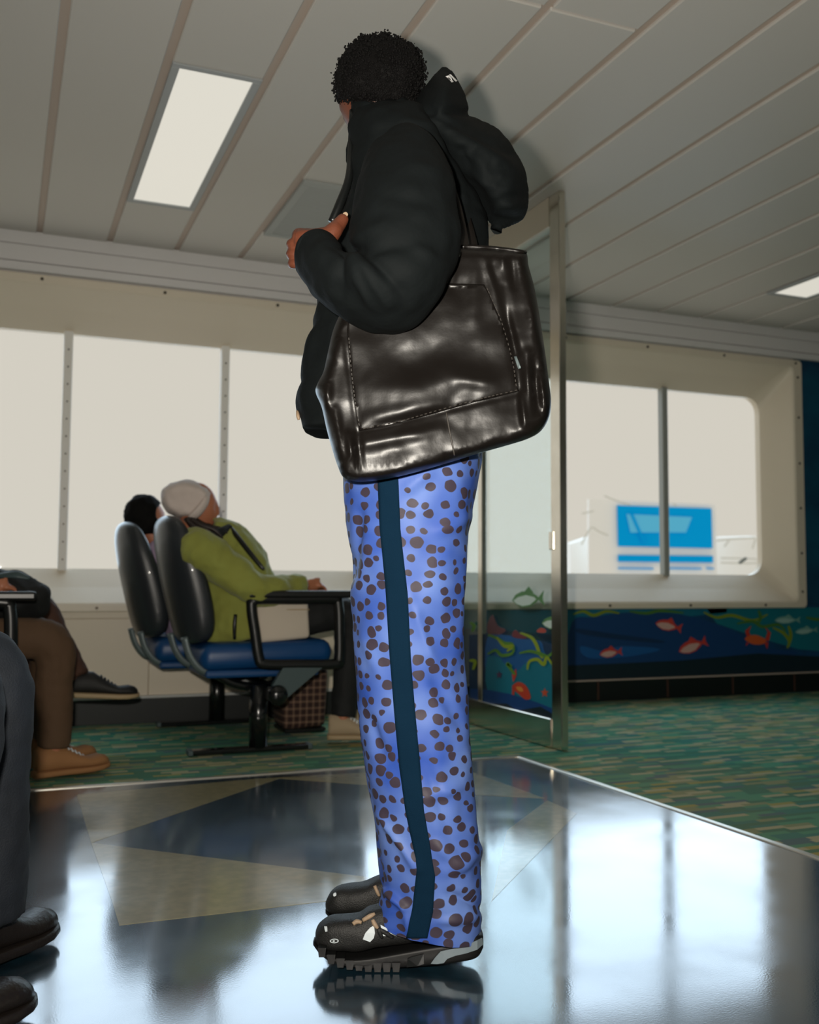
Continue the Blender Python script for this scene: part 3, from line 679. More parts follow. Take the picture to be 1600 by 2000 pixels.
# ================================================================== seating
def seat_row(name, label, dx, dy):
    t = thing(name, label, 'seating', (1.11+dx, 4.75+dy, 0))
    def mv(b): bmesh.ops.translate(b, verts=b.verts[:], vec=(dx, dy, 0)); return b
    for yc, xo in ((4.775, 0), (5.345, -.12)):
        # backrest: reclined, wrapped shell
        rings = []
        prof = [(.845, .485, .03, .17), (.842, .505, .065, .205), (.835, .56, .082, .228), (.812, .66, .086, .238), (.785, .76, .084, .24), (.757, .86, .078, .236), (.732, .95, .070, .222), (.715, 1.02, .058, .195), (.706, 1.06, .04, .15), (.702, 1.075, .012, .08)]
        for x, z, ht, hw in prof:
            r_ = []
            for k in range(36):
                a = 2*math.pi*k/36; co, si = math.cos(a), math.sin(a)
                yy = sgnpow(si, 2/3.2)*hw; xx = sgnpow(co, 2/2.6)*ht
                xx += .05*(abs(yy)/.24)**2.2         # wings curve forward
                r_.append(Vector((x+xo+xx*.96, yc+yy, z+xx*.22)))
            rings.append(r_)
        b = bmesh.new(); loft(b, rings); mv(b)
        obj('backrest', bake(b, [('SUBSURF', dict(levels=1))]), M['black_vinyl'], t, True)
        b = mv(boxbm(.845+xo, 1.465+xo, yc-.255, yc+.255, .365, .485, bev=.05, seg=4))
        for v in b.verts:
            u = (v.co.x-dx-xo-.845)/.62
            if v.co.z > .42: v.co.z += .02*math.sin(math.pi*u)+.015*u
            else: v.co.z += .02*u
        obj('seat_cushion', b, M['blue_vinyl'], t, True)
        obj('seat_pan', mv(boxbm(.87+xo, 1.40+xo, yc-.235, yc+.235, .335, .372, bev=.012)), M['blue_vinyl'], t)
        for s in (-1, 1):
            b = bmesh.new(); tube(b, [(.775+xo, yc+s*.2, .52), (.80+xo, yc+s*.2, .44), (.85+xo, yc+s*.2, .375), (.93+xo, yc+s*.2, .345)], [.012]*4, 8, 4, flat=1.6)
            obj('hinge_bracket', mv(b), M['hinge'], t, True)
    for ya in (4.495, 5.06, 5.62):
        path = rr = [(1.075, .685), (1.10, .70), (1.44, .70), (1.472, .675), (1.482, .43), (1.46, .392), (1.14, .40), (1.10, .43)]
        pts = []
        P = [Vector((x, ya, z)) for x, z in [(1.062, .66), (1.085, .69), (1.27, .692), (1.45, .692), (1.476, .665), (1.483, .54), (1.483, .42), (1.462, .39), (1.28, .392), (1.13, .397), (1.10, .425), (1.08, .54)]]
        c = catmull(P, 5, True); rings = []
        for i, p in enumerate(c):
            tg = (c[(i+1) % len(c)]-c[i-1]).normalized(); s_ = Vector((0, 1, 0)); q = tg.cross(s_)
            rings.append([p + s_*.024*math.cos(k*math.pi/5) + q*.025*math.sin(k*math.pi/5) for k in range(10)])
        b = bmesh.new(); loft(b, rings+[rings[0]], False, False); bmesh.ops.remove_doubles(b, verts=b.verts[:], dist=1e-5)
        ar = obj('armrest', mv(b), M['black_plastic'], t, True)
        obj('arm_pad', mv(boxbm(1.045, 1.565, ya-.032, ya+.032, .698, .732, bev=.01)), M['black_plastic'], ar)
        b = bmesh.new(); n_ = [(1.13, .25), (1.20, .22), (1.42, .395), (1.22, .40)]
        A = [b.verts.new((x, ya-.02, z)) for x, z in n_]; B_ = [b.verts.new((x, ya+.012, z)) for x, z in n_]
        b.faces.new(A); b.faces.new(B_[::-1])
        for i in range(4): b.faces.new((A[i], B_[i], B_[(i+1) % 4], A[(i+1) % 4]))
        bmesh.ops.recalc_face_normals(b, faces=b.faces[:]); obj('arm_bracket', mv(b), M['bracket'], ar)
    b = bmesh.new(); box(b, 1.13, 1.20, 4.46, 5.64, .235, .30, .008); obj('beam', mv(b), M['black_metal'], t)
    b = bmesh.new(); bmesh.ops.create_uvsphere(b, u_segments=20, v_segments=14, radius=.046); bmesh.ops.scale(b, vec=(1, .7, 1), verts=b.verts[:]); bmesh.ops.translate(b, vec=(1.18, 4.455, .26), verts=b.verts[:]); obj('beam_cap', mv(b), M['black_metal'], t, True)
    for yc in (4.62, 4.93, 5.19, 5.5):
        b = bmesh.new(); tube(b, [(.93, yc, .352), (1.02, yc, .30), (1.16, yc, .285), (1.32, yc, .345)], [.02]*4, 8, 4)
        obj('seat_bracket', mv(b), M['black_metal'], t, True)
    for yp in (4.55, 5.50):
        b = bmesh.new(); cyl(b, (1.115, yp, .02), (1.115, yp, .30), .042, n=24, caps=True); obj('post', mv(b), M['black_metal'], t, True)
        obj('foot_bar', mv(boxbm(.80, 1.36, yp-.035, yp+.035, 0, .022, bev=.006)), M['black_metal'], t)
        for xe in (.80, 1.35): obj('foot_cap', mv(boxbm(xe-.006, xe+.016, yp-.037, yp+.037, 0, .024, bev=.004)), M['bracket'], t)
    return t
row1 = seat_row('beam_seating', 'pair of black-backed blue-cushioned seats on a black beam, woman in green seated', 0, 0)
row1['group'] = 'beam seating'
def shift_row(label, dx, dy):
    c = copy_tree(row1); c.location = row1.location + Vector((dx, dy, 0)); c['label'] = label; return c
shift_row('seat pair at the left edge under the brown-trousered person, mostly out of frame', -1.44, -.58)
shift_row('seat pair beyond the left edge under the person in dark jeans', -1.62, -2.75)

# ================================================================== people
def head_bm(bm, c, fwd, size=1.0, up=Vector((0, 0, 1)), nose=1.0):
    """a head: brow, eye sockets, nose, lips, chin, ears"""
    fwd = fwd.normalized(); side = up.cross(fwd).normalized(); up = fwd.cross(side).normalized()
    g = lambda d, s: math.exp(-d/(s*s))
    U, Vn = 56, 40; rows = []
    for i in range(1, Vn):
        ph = math.pi*i/Vn; row = []
        for j in range(U):
            th = 2*math.pi*j/U; x, y, z = math.sin(ph)*math.cos(th), math.sin(ph)*math.sin(th), math.cos(ph)
            rx, ry, rz = .098, .077, .122
            px, py, pz = x*rx, y*ry, z*rz
            if z < 0: py *= 1-.34*(-z)**1.4; px *= 1-(.10 if x > 0 else .34)*(-z)**1.3
            if z < -.2 and x > 0: px += .012*g((z+.78)**2+(y*1.2)**2, .28)
            f = max(x, 0)
            px += f*nose*(.024*g((y/.14)**2*.02+(z+.22)**2, .13)*g(y*y, .17) + .012*g((z+.02)**2, .16)*g(y*y, .12))
            px += f*.006*g((z-.2)**2, .1)*g((abs(y)-.3)**2, .3)                # brow
            px -= f*.012*g((z-.04)**2, .1)*g((abs(y)-.36)**2, .16)            # sockets
            px += f*(.007*g((z+.46)**2, .055)+.007*g((z+.57)**2, .055)-.004*g((z+.515)**2, .03))*g(y*y, .27)   # lips
            px += f*.004*g((z+.2)**2, .2)*g((abs(y)-.55)**2, .2)
            row.append(bm.verts.new(c + (fwd*px + side*py + up*pz)*size))
        rows.append(row)
    for a, b_ in zip(rows[:-1], rows[1:]):
        for j in range(U): bm.faces.new((a[j], a[(j+1) % U], b_[(j+1) % U], b_[j]))
    for row, z in ((rows[0], .122), (rows[-1], -.122)):
        m_ = bm.verts.new(c+up*z*size)
        for j in range(U): bm.faces.new((row[j], row[(j+1) % U], m_))
    for s in (-1, 1):     # ears
        e = bmesh.ops.create_uvsphere(bm, u_segments=14, v_segments=10, radius=1)['verts']
        cc = c + (fwd*-.008 + side*s*.076 + up*-.012)*size
        for v in e: q = v.co.copy(); v.co = cc + (fwd*(q.x*.018-.01*q.z*.3) + side*(q.y*.009+s*abs(q.x)*.006) + up*q.z*.032)*size
    for s in (-1, 1):     # eyeballs under the lids
        e = bmesh.ops.create_uvsphere(bm, u_segments=12, v_segments=8, radius=.0125*size)['verts']
        cc = c + (fwd*.0775 + side*s*.031 + up*.006)*size
        for v in e: v.co += cc
    bmesh.ops.recalc_face_normals(bm, faces=bm.faces[:])
def remesh(bm, vox, it=3): return bake(bm, [('REMESH', dict(mode='VOXEL', voxel_size=vox)), ('SMOOTH', dict(factor=.5, iterations=it))])
def hand_bm(bm, wrist, knuck, fan, curl, n_palm, size=1.0, thumb_side=1):
    """relaxed hand: palm from wrist to knuckles, fan = across direction, curl = palm-side direction"""
    d = (knuck-wrist).normalized(); Lh = [.078, .086, .080, .062]; spread = [.030, .010, -.010, -.029]
    tube(bm, [wrist, wrist+d*.04*size, knuck], [.024*size, .036*size, .040*size], 14, 4, flat=.42, flat_axis=fan)
    for l, s in zip(Lh, spread):
        k = knuck + fan*s*size; l *= size
        p1 = k + d*l*.45 + curl*l*.16; p2 = p1 + d*l*.2 + curl*l*.28; p3 = p2 - d*l*.02 + curl*l*.22
        tube(bm, [k-d*.012, k, p1, p2, p3], [.0095*size, .0098*size, .0085*size, .0078*size, .006*size], 10, 3)
    t0 = wrist + d*.022*size + fan*thumb_side*.024*size; t1 = t0 + d*.03*size + fan*thumb_side*.026*size + curl*.012; t2 = t1 + d*.03*size + fan*thumb_side*.006*size + curl*.012
    tube(bm, [t0, t1, t2], [.014*size, .011*size, .008*size], 10, 3)

def simple_shoe(parent, heel, toe, wd, ht, upper, sole, name='shoe', lace=None, ank=None, pitch=0):
    """shoe from heel to toe (floor points)"""
    heel, toe = Vector(heel), Vector(toe); d = (toe-heel); L = d.length; d.normalize(); up = Vector((0, 0, 1)); sd = up.cross(d).normalized(); up = d.cross(sd)
    st = [(0, .35, .95, .62), (.04, .75, 1.0, .78), (.15, .95, 1.05, .85), (.3, .95, 1.05, .82), (.42, .95, .86, .85), (.55, .98, .66, .95), (.7, 1, .52, 1.0), (.84, 1, .58, .95), (.94, .95, .52, .74), (.985, .8, .42, .46), (1.0, .6, .3, .24)]
    rings, srings = [], []
    for s, lo, hi, wf in st:
        c = heel + d*(L*s); r_, q = [], []
        for k in range(24):
            a = 2*math.pi*k/24; co, si = math.cos(a), math.sin(a)
            z = .022 + (hi*ht-.022)*(.5+.5*sgnpow(si, .8)); wtop = 1-.35*max(0, si)*hi
            r_.append(c + sd*(wd*wf*wtop*sgnpow(co, .75)) + up*z)
            q.append(c + d*((s-.5)*.012) + sd*(wd*(wf*1.06)*sgnpow(co, .7)) + up*(.014+.014*sgnpow(si, .5) + .012*max(0, s-.8)/.2*(1 if si < 0 else .4)))
        rings.append(r_); srings.append(q)
    b = bmesh.new(); loft(b, rings); sh = obj(name, b, upper, parent, True)
    b = bmesh.new(); loft(b, srings); obj('sole', b, sole, sh, True)
    if lace:
        b = bmesh.new()
        for k in range(5):
            s = .42+.055*k; hi = .86-(s-.42)*1.5; c = heel+d*(L*s)+up*(hi*ht+.002)
            tube(b, [c-sd*wd*.45-up*.006, c+up*.004, c+sd*wd*.45-up*.006+d*.008], [.0035]*3, 6, 3)
        obj('laces', b, lace, sh, True)
    return sh

def seated(label, hip, knees, ankles, toes, head_c, face, mats, skin, hair, sh_y, hands, elbows, shoes, chest_off=(0, 0, 0), voxel=.009, leg_w=.068, neck_off=(.02, 0, .13), arm=1.0, group='seated passengers'):
    """a seated figure facing +X. lists are [near, far]"""
    hip = Vector(hip); root = thing('person', label, 'person', (hip.x, hip.y, 0), group)
    neck = Vector(head_c) - Vector(neck_off); co = Vector(chest_off)
    chest = (neck*.62+hip*.38) + Vector((.05, 0, -.02)) + co; belly = neck*.25+hip*.75+Vector((.06, 0, 0))+co
    sh = [neck + Vector((.0, s*sh_y, -.07)) for s in (-1, 1)]
    bm = bmesh.new()
    head_bm(bm, Vector(head_c), face)
    tube(bm, [Vector(head_c)-Vector((.015, 0, .04)), neck, neck-Vector((-.01, 0, .07))], [.055, .056, .07], 14, 4)
    tube(bm, [neck-Vector((0, 0, .02)), neck-Vector((-.02, 0, .10)), chest, belly, hip], [.07, .13, .145, .14, .14], 18, 5, flat=1.15)
    for i, s in enumerate((-1, 1)):
        tube(bm, [neck-Vector((0, 0, .07)), sh[i], Vector(elbows[i]), Vector(hands[i])], [.05, .055, .042, .028], 12, 5)
        d = (Vector(hands[i])-Vector(elbows[i])).normalized()
        hand_bm(bm, Vector(hands[i]), Vector(hands[i])+d*.085, Vector((0, -s, .25)).normalized(), Vector((0, 0, -1)), None, .95)
        h_ = hip+Vector((0, s*.085, -.01))
        k_, a_ = Vector(knees[i]), Vector(ankles[i])
        tube(bm, [h_, h_*.45+k_*.55, k_-(k_-h_).normalized()*.02, k_*.55+a_*.45, a_], [.07, .06, .048, .042, .034], 12, 7)
        tube(bm, [a_, a_-Vector((0, 0, .05))], [.034, .03], 10, 3)
    obj('body', remesh(bm, voxel), skin, root, True)
    # clothing
    b = bmesh.new()
    tube(b, [neck-Vector((-.005, 0, .02)), neck-Vector((-.02, 0, .08)), chest+Vector((.01, 0, .03)), belly, hip+Vector((.02, 0, -.03)), hip+Vector((.03, 0, -.10))], [.075, .155, .175, .176, .18, .165], 22, 6, flat=1.15)
    for i, s in enumerate((-1, 1)):
        e, h_ = Vector(elbows[i]), Vector(hands[i])
        tube(b, [neck+Vector((.0, s*.06, -.08)), sh[i], sh[i]*.5+e*.5, e, h_*.9+e*.1], [.08*arm, .085*arm, .075*arm, .068*arm, .05*arm], 16, 6)
    m_ = remesh(b, .011, 4); bb = bmesh.new(); bb.from_mesh(m_); jitter(bb, .012, 11, 2); jitter(bb, .006, 26, 5)
    jk = obj('jacket', bb, mats[0], root, True)
    b = bmesh.new()
    for i, s in enumerate((-1, 1)):
        h_ = hip+Vector((.0, s*.09, -.01)); k_, a_ = Vector(knees[i]), Vector(ankles[i])
        tube(b, [h_-Vector((.06, 0, .0)), h_, h_*.45+k_*.55, k_-(k_-h_).normalized()*.02, k_*.55+a_*.45, a_+Vector((0, 0, .0))], [.05, .08, .085, .078, leg_w, leg_w*.95], 18, 7)
    m_ = remesh(b, .01, 3); bb = bmesh.new(); bb.from_mesh(m_); jitter(bb, .010, 9, 1, (1, 1, .5)); jitter(bb, .004, 30, 4)
    obj('trousers', bb, mats[1], root, True)
    for i in range(2):
        a_, t_ = Vector(ankles[i]), Vector(toes[i]); d = t_-a_; d.z = 0; d.normalize()
        hl = Vector((a_.x, a_.y, t_.z)) - d*.07
        if shoes[i]: simple_shoe(root, hl, t_, .047, .12, *shoes[i][:2], lace=shoes[i][2] if len(shoes[i]) > 2 else None)
    if hair:
        b = bmesh.new(); e = bmesh.ops.create_icosphere(b, subdivisions=4, radius=1)['verts']
        f = face.normalized(); up = Vector((0, 0, 1)); sd = up.cross(f).normalized(); up = f.cross(sd)
        for v in e:
            q = v.co.copy(); c = Vector(head_c)
            x, y, z = q.x*.108, q.y*.090, q.z*.128
            if q.x > .25 and q.z < .5: x -= .075*(q.x-.25)/.75*min(1, (.5-q.z)/.3)
            if q.z < -.5: z = max(z, -.085)
            v.co = c + f*(x-.012) + sd*y + up*(z+.014)
        jitter(b, .01, 34, 3); obj('hair', b, hair, root, True)
    return root, jk

# woman in green with beanie
wD = 4.70
hc = at(384, 992, wD+.05)
fv = (Vector((1, -.34, .02)))
wr, wj = seated('woman in an olive green jacket and cream beanie leaning back asleep in a seat', (1.03, 4.79, .60), [(1.60, 4.66, .60), (1.66, 4.92, .62)], [(1.56, 4.66, .12), (1.68, 4.93, .12)], [(1.74, 4.60, .012), (1.90, 4.93, .012)], hc, fv, (M['green'], M['black_cloth']), M['skin_tan'], None, .17,
    [(1.36, 4.65, .755), (1.38, 4.86, .75)], [(1.10, 4.53, .735), (1.14, 5.02, .73)], [(M['beige_shoe'], M['cream_sole'], M['white_paint']), (M['beige_shoe'], M['cream_sole'])], chest_off=(.01, 0, .02), arm=1.18)
b = bmesh.new(); inflate(b, [(318, 988), (314, 962), (328, 946), (365, 937), (398, 949), (412, 964), (403, 984), (384, 1004), (364, 1020), (346, 1012), (328, 1003)], wD+.05, .108, .10, 11, 4, smooth=3)
jitter(b, .006, 30, 1); bn = obj('beanie', b, M['beanie'], wr, True)
b = bmesh.new(); tube(b, [at(408, 962, wD+.0), at(400, 982, wD-.045), at(384, 1003, wD-.055), at(364, 1019, wD-.03)], [.012, .022, .024, .014], 10, 5, flat=.6); obj('beanie_cuff', b, M['beanie'], bn, True)
b = bmesh.new()
random.seed(5)
for k in range(26):
    t_ = k/25; x = 362+t_*20+random.uniform(-3, 3); dd = wD-.07+random.uniform(-.03, .1)
    tube(b, [at(x, 1012+4*t_, dd), at(x+14+16*t_, 1030+random.uniform(-3, 3), dd-.01), at(x+36+18*t_, 1036+random.uniform(-3, 4), dd-.01), at(x+48+28*t_, 1044+random.uniform(-4, 8), dd-.005)], [.012, .012, .010, .004], 6, 4)
obj('hair', b, M['hair_brown'], wr, True)
b = bmesh.new(); tube(b, [at(372, 1038, wD), at(395, 1044, wD-.09), at(425, 1043, wD-.08), at(448, 1030, wD+.0)], [.02, .028, .026, .018], 10, 5); obj('collar', b, M['black_cloth'], wr, True)
b = bmesh.new(); tube(b, [at(447, 1028, wD), at(462, 1046, wD-.06), at(482, 1072, wD-.11), at(508, 1104, wD-.13), at(516, 1112, wD-.13)], [.012, .012, .012, .010, .006], 8, 4, flat=.5); obj('jacket_zip', b, M['black_plastic'], wj, True)
b = bmesh.new(); tube(b, [at(460, 1200, 4.555), at(458, 1222, 4.545), at(458, 1248, 4.55)], [.008, .009, .007], 8, 3); obj('pocket_zip', b, M['black_plastic'], wj, True)

# far passenger
seated('dark-haired passenger in lavender, mostly hidden behind the farther seat back', (.98, 5.36, .60), [(1.50, 5.37, .60), (1.50, 5.52, .60)], [(1.50, 5.39, .12), (1.50, 5.54, .12)], [(1.66, 5.39, .012), (1.66, 5.54, .012)], (.705, 5.37, 1.09), Vector((1, .35, .2)), (M['lavender'], M['black_cloth']), M['skin_tan'], M['hair'], .16,
    [(1.28, 5.32, .69), (1.28, 5.42, .69)], [(1.02, 5.18, .68), (1.02, 5.56, .68)], [(M['shoe_black'], M['shoe_sole'])]*2, neck_off=(-.06, 0, .12))
# left passengers
seated('seated person in brown trousers and tan lace-up shoes at the left edge', (-.38, 4.27, .56), [(.205, 4.20, .53), (.19, 4.44, .53)], [(.215, 4.22, .12), (.20, 4.46, .12)], [(.43, 4.30, .006), (.40, 4.54, .006)], (-.55, 4.27, 1.16), Vector((1, -.1, -.15)), (M['grey_coat'], M['brown_cloth']), M['skin_tan'], M['hair_brown'], .17,
    [(-.05, 4.2, .74), (-.05, 4.36, .74)], [(-.34, 4.07, .70), (-.34, 4.47, .70)], [(M['tan_suede'], M['tan_suede'], M['shoe_white'])]*2)
p6, _ = seated('farther seated person with crossed legs, black shoe with tan sole in the air', (-.36, 4.86, .56), [(.17, 4.90, .645), (.16, 4.93, .53)], [(.33, 4.80, .33), (.12, 4.98, .12)], [(.30, 4.98, .012), (.32, 5.05, .012)], (-.55, 4.86, 1.16), Vector((1, -.2, -.1)), (M['black_cloth'], M['umber_cloth']), M['skin_tan'], M['hair'], .17,
    [(-.02, 4.8, .76), (-.02, 4.94, .76)], [(-.32, 4.70, .70), (-.32, 5.08, .70)], [None, (M['shoe_black'], M['cream_sole'])])
simple_shoe(p6, (.31, 4.80, .245), (.605, 4.80, .225), .05, .115, M['shoe_black'], M['cream_sole'], lace=M['shoe_black'])
seated('nearest seated person in dark blue jeans and dark boots at the left edge', (-.56, 2.10, .57), [(-.008, 2.20, .60), (-.06, 1.90, .60)], [(-.008, 2.22, .10), (-.12, 1.87, .10)], [(.125, 2.35, .006), (.075, 1.955, .006)], (-.74, 2.08, 1.2), Vector((1, .1, -.1)), (M['black_cloth'], M['denim']), M['skin_tan'], M['hair'], .18,
    [(-.2, 2.02, .74), (-.2, 2.16, .74)], [(-.5, 1.84, .72), (-.5, 2.34, .72)], [(M['boot'], M['boot'])]*2, leg_w=.084)
# bags
b = bmesh.new(); inflate(b, [(-30, 1120), (20, 1112), (60, 1124), (90, 1150), (96, 1185), (70, 1210), (40, 1222), (-30, 1222)], 4.02, .11, .12, 40, 7); jitter(b, .02, 14, 2)
lb = thing('backpack', 'dark backpack held on the lap at the left edge', 'bag', at(30, 1222, 4.02)); bo = obj('body', b, M['black_cloth'], lb, True)
b = bmesh.new(); tube(b, [at(-10, 1125, 3.92), at(30, 1122, 3.92), at(58, 1130, 3.93)], [.012, .02, .008], 8, 4, flat=.4); obj('flap', b, M['bracket'], lb, True)
cb = thing('tote_bag', 'cream canvas bag seen through the armrest beside the woman in green', 'bag', at(545, 1255, 4.52))
b = bmesh.new(); box(b, -.125, .125, -.03, .03, 0, .20, .02, 3); jitter(b, .01, 9, 1)
bmesh.ops.rotate(b, cent=(0, 0, 0), matrix=Matrix.Rotation(-.06, 3, 'Y'), verts=b.verts[:]); bmesh.ops.translate(b, vec=(1.235, 4.575, .50), verts=b.verts[:]); obj('body', b, M['cream_bag'], cb, True)
b = bmesh.new(); box(b, 1.13, 1.35, 4.545, 4.55, .64, .645, .001, 1); obj('hem', b, M['cream_sole'], cb)
BX = -.02
pb = thing('plaid_bag', 'brown plaid holdall standing on the floor under the seats', 'bag', (1.5, 5.12, 0))
b = bmesh.new(); box(b, 1.36, 1.60, 5.02, 5.26, .015, .33, .035, 3); jitter(b, .015, 6, 3); obj('body', b, M['plaid'], pb, True)
b = bmesh.new(); tube(b, [(1.42, 5.14, .32), (1.43, 5.14, .36), (1.52, 5.14, .36), (1.53, 5.14, .32)], [.01]*4, 8, 3); obj('handle', b, M['umber_cloth'], pb, True)
obj('base_plate', boxbm(1.37, 1.59, 5.03, 5.25, 0, .02, bev=.004, seg=1), M['black_plastic'], pb)

# ------------------------------------------------------------------ the standing man
man = thing('person', 'standing person in black puffer jacket and blue spotted trousers, back of head turned to us', 'person', onz(800, 1840, 0))
DB = 2.12
# body
bm = bmesh.new()
hfwd = (-cr*.72 + FH*.70 + Vector((0, 0, -.12)))
hcen = at(728, 180, DB)
head_bm(bm, hcen, hfwd, .84)
nk = at(760, 262, DB)
tube(bm, [at(745, 200, DB), at(757, 240, DB), nk], [.05, .05, .055], 16, 4)
tube(bm, [at(765, 250, DB), at(775, 300, DB), at(780, 400, DB), at(785, 520, DB), at(792, 660, DB), at(798, 800, DB), at(800, 900, DB)], [.06, .085, .09, .085, .085, .09, .09], 20, 4)
for Dl, ax, fy in ((2.05, 850, 1840), (2.24, 830, 1770)):
    tube(bm, [at(800, 880, Dl), at(800, 1150, Dl), at(808, 1330, Dl), at(835, 1560, Dl), at(ax, fy-60, Dl)], [.09, .075, .058, .055, .04], 14, 5)
# near arm, hand
sh_n, el_n, wr_n = at(775, 300, 1.95), at(790, 560, 1.86), at(628, 496, 1.885)
tube(bm, [nk+Vector((0, 0, -.06)), at(780, 340, 1.95), at(800, 470, 1.83), at(770, 550, 1.80), at(700, 560, 1.81), wr_n], [.04, .045, .042, .042, .038, .028], 14, 6)
sh_f, el_f, wr_f = at(780, 300, 2.32), at(800, 590, 2.36), at(770, 830, 2.34)
tube(bm, [nk+Vector((0, 0, -.06)), sh_f, el_f, wr_f], [.04, .05, .042, .03], 14, 6)
hand_bm(bm, wr_f, at(765, 910, 2.34), -cr, -FH, None)
obj('body', remesh(bm, .006, 3), M['skin_dark'], man, True)
# the gripping hand is modelled finer, as a part of its own skin
bm = bmesh.new()
HD = 1.875
tube(bm, [at(650, 505, HD+.01), at(628, 490, HD), at(604, 478, HD), at(584, 474, HD+.004)], [.028, .031, .036, .030], 16, 5, flat=.62, flat_axis=(at(600, 520, HD)-at(590, 450, HD)).normalized())
for (kx, ky), r_ in zip(((583, 459), (572, 477), (571, 496), (573, 515)), (.0105, .0105, .010, .009)):
    tube(bm, [at(kx+38, ky+4, HD+.002), at(kx+14, ky, HD-.004), at(kx, ky, HD+.002), at(kx-1, ky+1, HD+.022), at(kx+12, ky+2, HD+.04), at(kx+36, ky+2, HD+.046), at(kx+50, ky+1, HD+.03)], [r_, r_*1.02, r_*1.08, r_*.98, r_*.95, r_*.9, r_*.6], 12, 4)
tube(bm, [at(600, 466, HD), at(586, 462, HD), at(590, 458, HD+.01)], [.02, .017, .012], 12, 3)
tube(bm, [at(628, 480, HD-.008), at(640, 464, HD-.012), at(651, 452, HD-.012), at(661, 440, HD-.004), at(670, 428, HD+.0), at(674, 421, HD+.004)], [.022, .020, .0165, .0135, .0115, .006], 14, 4)
tube(bm, [at(604, 464, HD-.002), at(622, 462, HD-.004), at(640, 458, HD-.006)], [.016, .016, .015], 12, 3)
obj('hand', remesh(bm, .0026, 4), M['skin_dark'], man, True)
b = bmesh.new(); plate(b, smooth2([(670, 417), (676, 414), (680, 419), (675, 424)], 3), lambda x, y: at(x, y, HD-.006), .003, cf); obj('thumb_nail', b, M['lace'], man)

# hair: coil-covered volume
hair_out = [(658, 196), (655, 170), (658, 140), (668, 112), (690, 84), (715, 70), (745, 66), (775, 74), (802, 88), (820, 108), (828, 135), (826, 165), (815, 195), (795, 222), (750, 226), (715, 214), (688, 208)]
b = bmesh.new(); inflate(b, hair_out, DB, .098, .10, 60, 6); jitter(b, .008, 50, 1); b.normal_update()
hv = [(v.co.copy(), v.normal.copy()) for v in b.verts]
hr = obj('hair', b, M['hair'], man, True)
ic = bmesh.new(); bmesh.ops.create_icosphere(ic, subdivisions=1, radius=1); iv = [v.co.copy() for v in ic.verts]; iff = [[v.index for v in f.verts] for f in ic.faces]; ic.free()
vs, fs = [], []
random.seed(11)
for k in range(7000):
    p, n = random.choice(hv); p = p + n*random.uniform(-.004, .004) + Vector((random.uniform(-1, 1), random.uniform(-1, 1), random.uniform(-1, 1)))*.004
    r_ = random.uniform(.0012, .003); o_ = len(vs)
    ax = Vector((random.uniform(.6, 1.5), random.uniform(.6, 1.5), random.uniform(.6, 1.5)))
    vs += [p + Vector((q.x*ax.x, q.y*ax.y, q.z*ax.z))*r_ for q in iv]; fs += [[i+o_ for i in f] for f in iff]
me = bpy.data.meshes.new('hair_coils'); me.from_pydata(vs, [], fs); stuff(obj('hair_coils', me, M['hair'], hr, True))

# jacket torso
rows = [(700, 222, 800, 222, DB, .075), (690, 240, 830, 245, DB, .11), (687, 275, 868, 280, DB, .17), (686, 330, 893, 330, DB, .20), (674, 400, 934, 400, DB, .185), (652, 440, 952, 450, DB, .17), (636, 510, 956, 520, DB, .165),
        (616, 600, 948, 600, DB, .16), (606, 660, 948, 660, DB, .158), (594, 720, 946, 720, DB, .158), (582, 780, 942, 785, DB, .155), (581, 815, 938, 820, DB, .15), (586, 845, 930, 850, DB, .145)]
b = bmesh.new()
rr = []
for i, r_ in enumerate(interp_rings(rows, 6)):
    q = 1+.0  # quilting: shallow channels every ~11 cm
    ring = ring_px((r_[0], r_[1]), (r_[2], r_[3]), r_[4], r_[5], 56, 2.3)
    c = sum(ring, Vector())/len(ring); ph = (r_[1]-225)/105.0; ch = max(0, math.cos(ph*2*math.pi))**14
    rr.append([c+(p-c)*(1-.03*ch) for p in ring])
loft(b, rr, True, True); jitter(b, .016, 9, 1); jitter(b, .008, 24, 2); jitter(b, .003, 60, 3)
jk = obj('jacket', bake(b, [('SUBSURF', dict(levels=1))]), M['puffer'], man, True)
# near sleeve
srows = [(722, 300, 800, 246, 1.94, .03), (712, 315, 822, 258, 1.925, .065), (698, 345, 856, 290, 1.90, .09), (688, 395, 884, 355, 1.86, .105), (684, 440, 896, 425, 1.83, .108), (690, 478, 892, 500, 1.805, .108), (698, 498, 868, 570, 1.79, .108),
         (700, 505, 812, 630, 1.785, .105), (696, 506, 740, 640, 1.785, .10), (684, 500, 682, 625, 1.80, .092), (672, 490, 632, 594, 1.82, .082), (664, 480, 598, 556, 1.845, .072), (657, 473, 575, 522, 1.865, .062)]
sbow = [(0, 0)]*9 + [(-8, -4), (-14, -10), (-18, -18), (-18, -24)]
b = bmesh.new(); rr = []
ir = interp_rings(srows, 6); ib = interp_rings([(x, y, 0, 0, 0, 0) for x, y in sbow], 6)
for i, (r_, w_) in enumerate(zip(ir, ib)):
    rr.append(ring_px((r_[0], r_[1]), (r_[2], r_[3]), r_[4], r_[5], 44, 2.2, (w_[0], w_[1])))
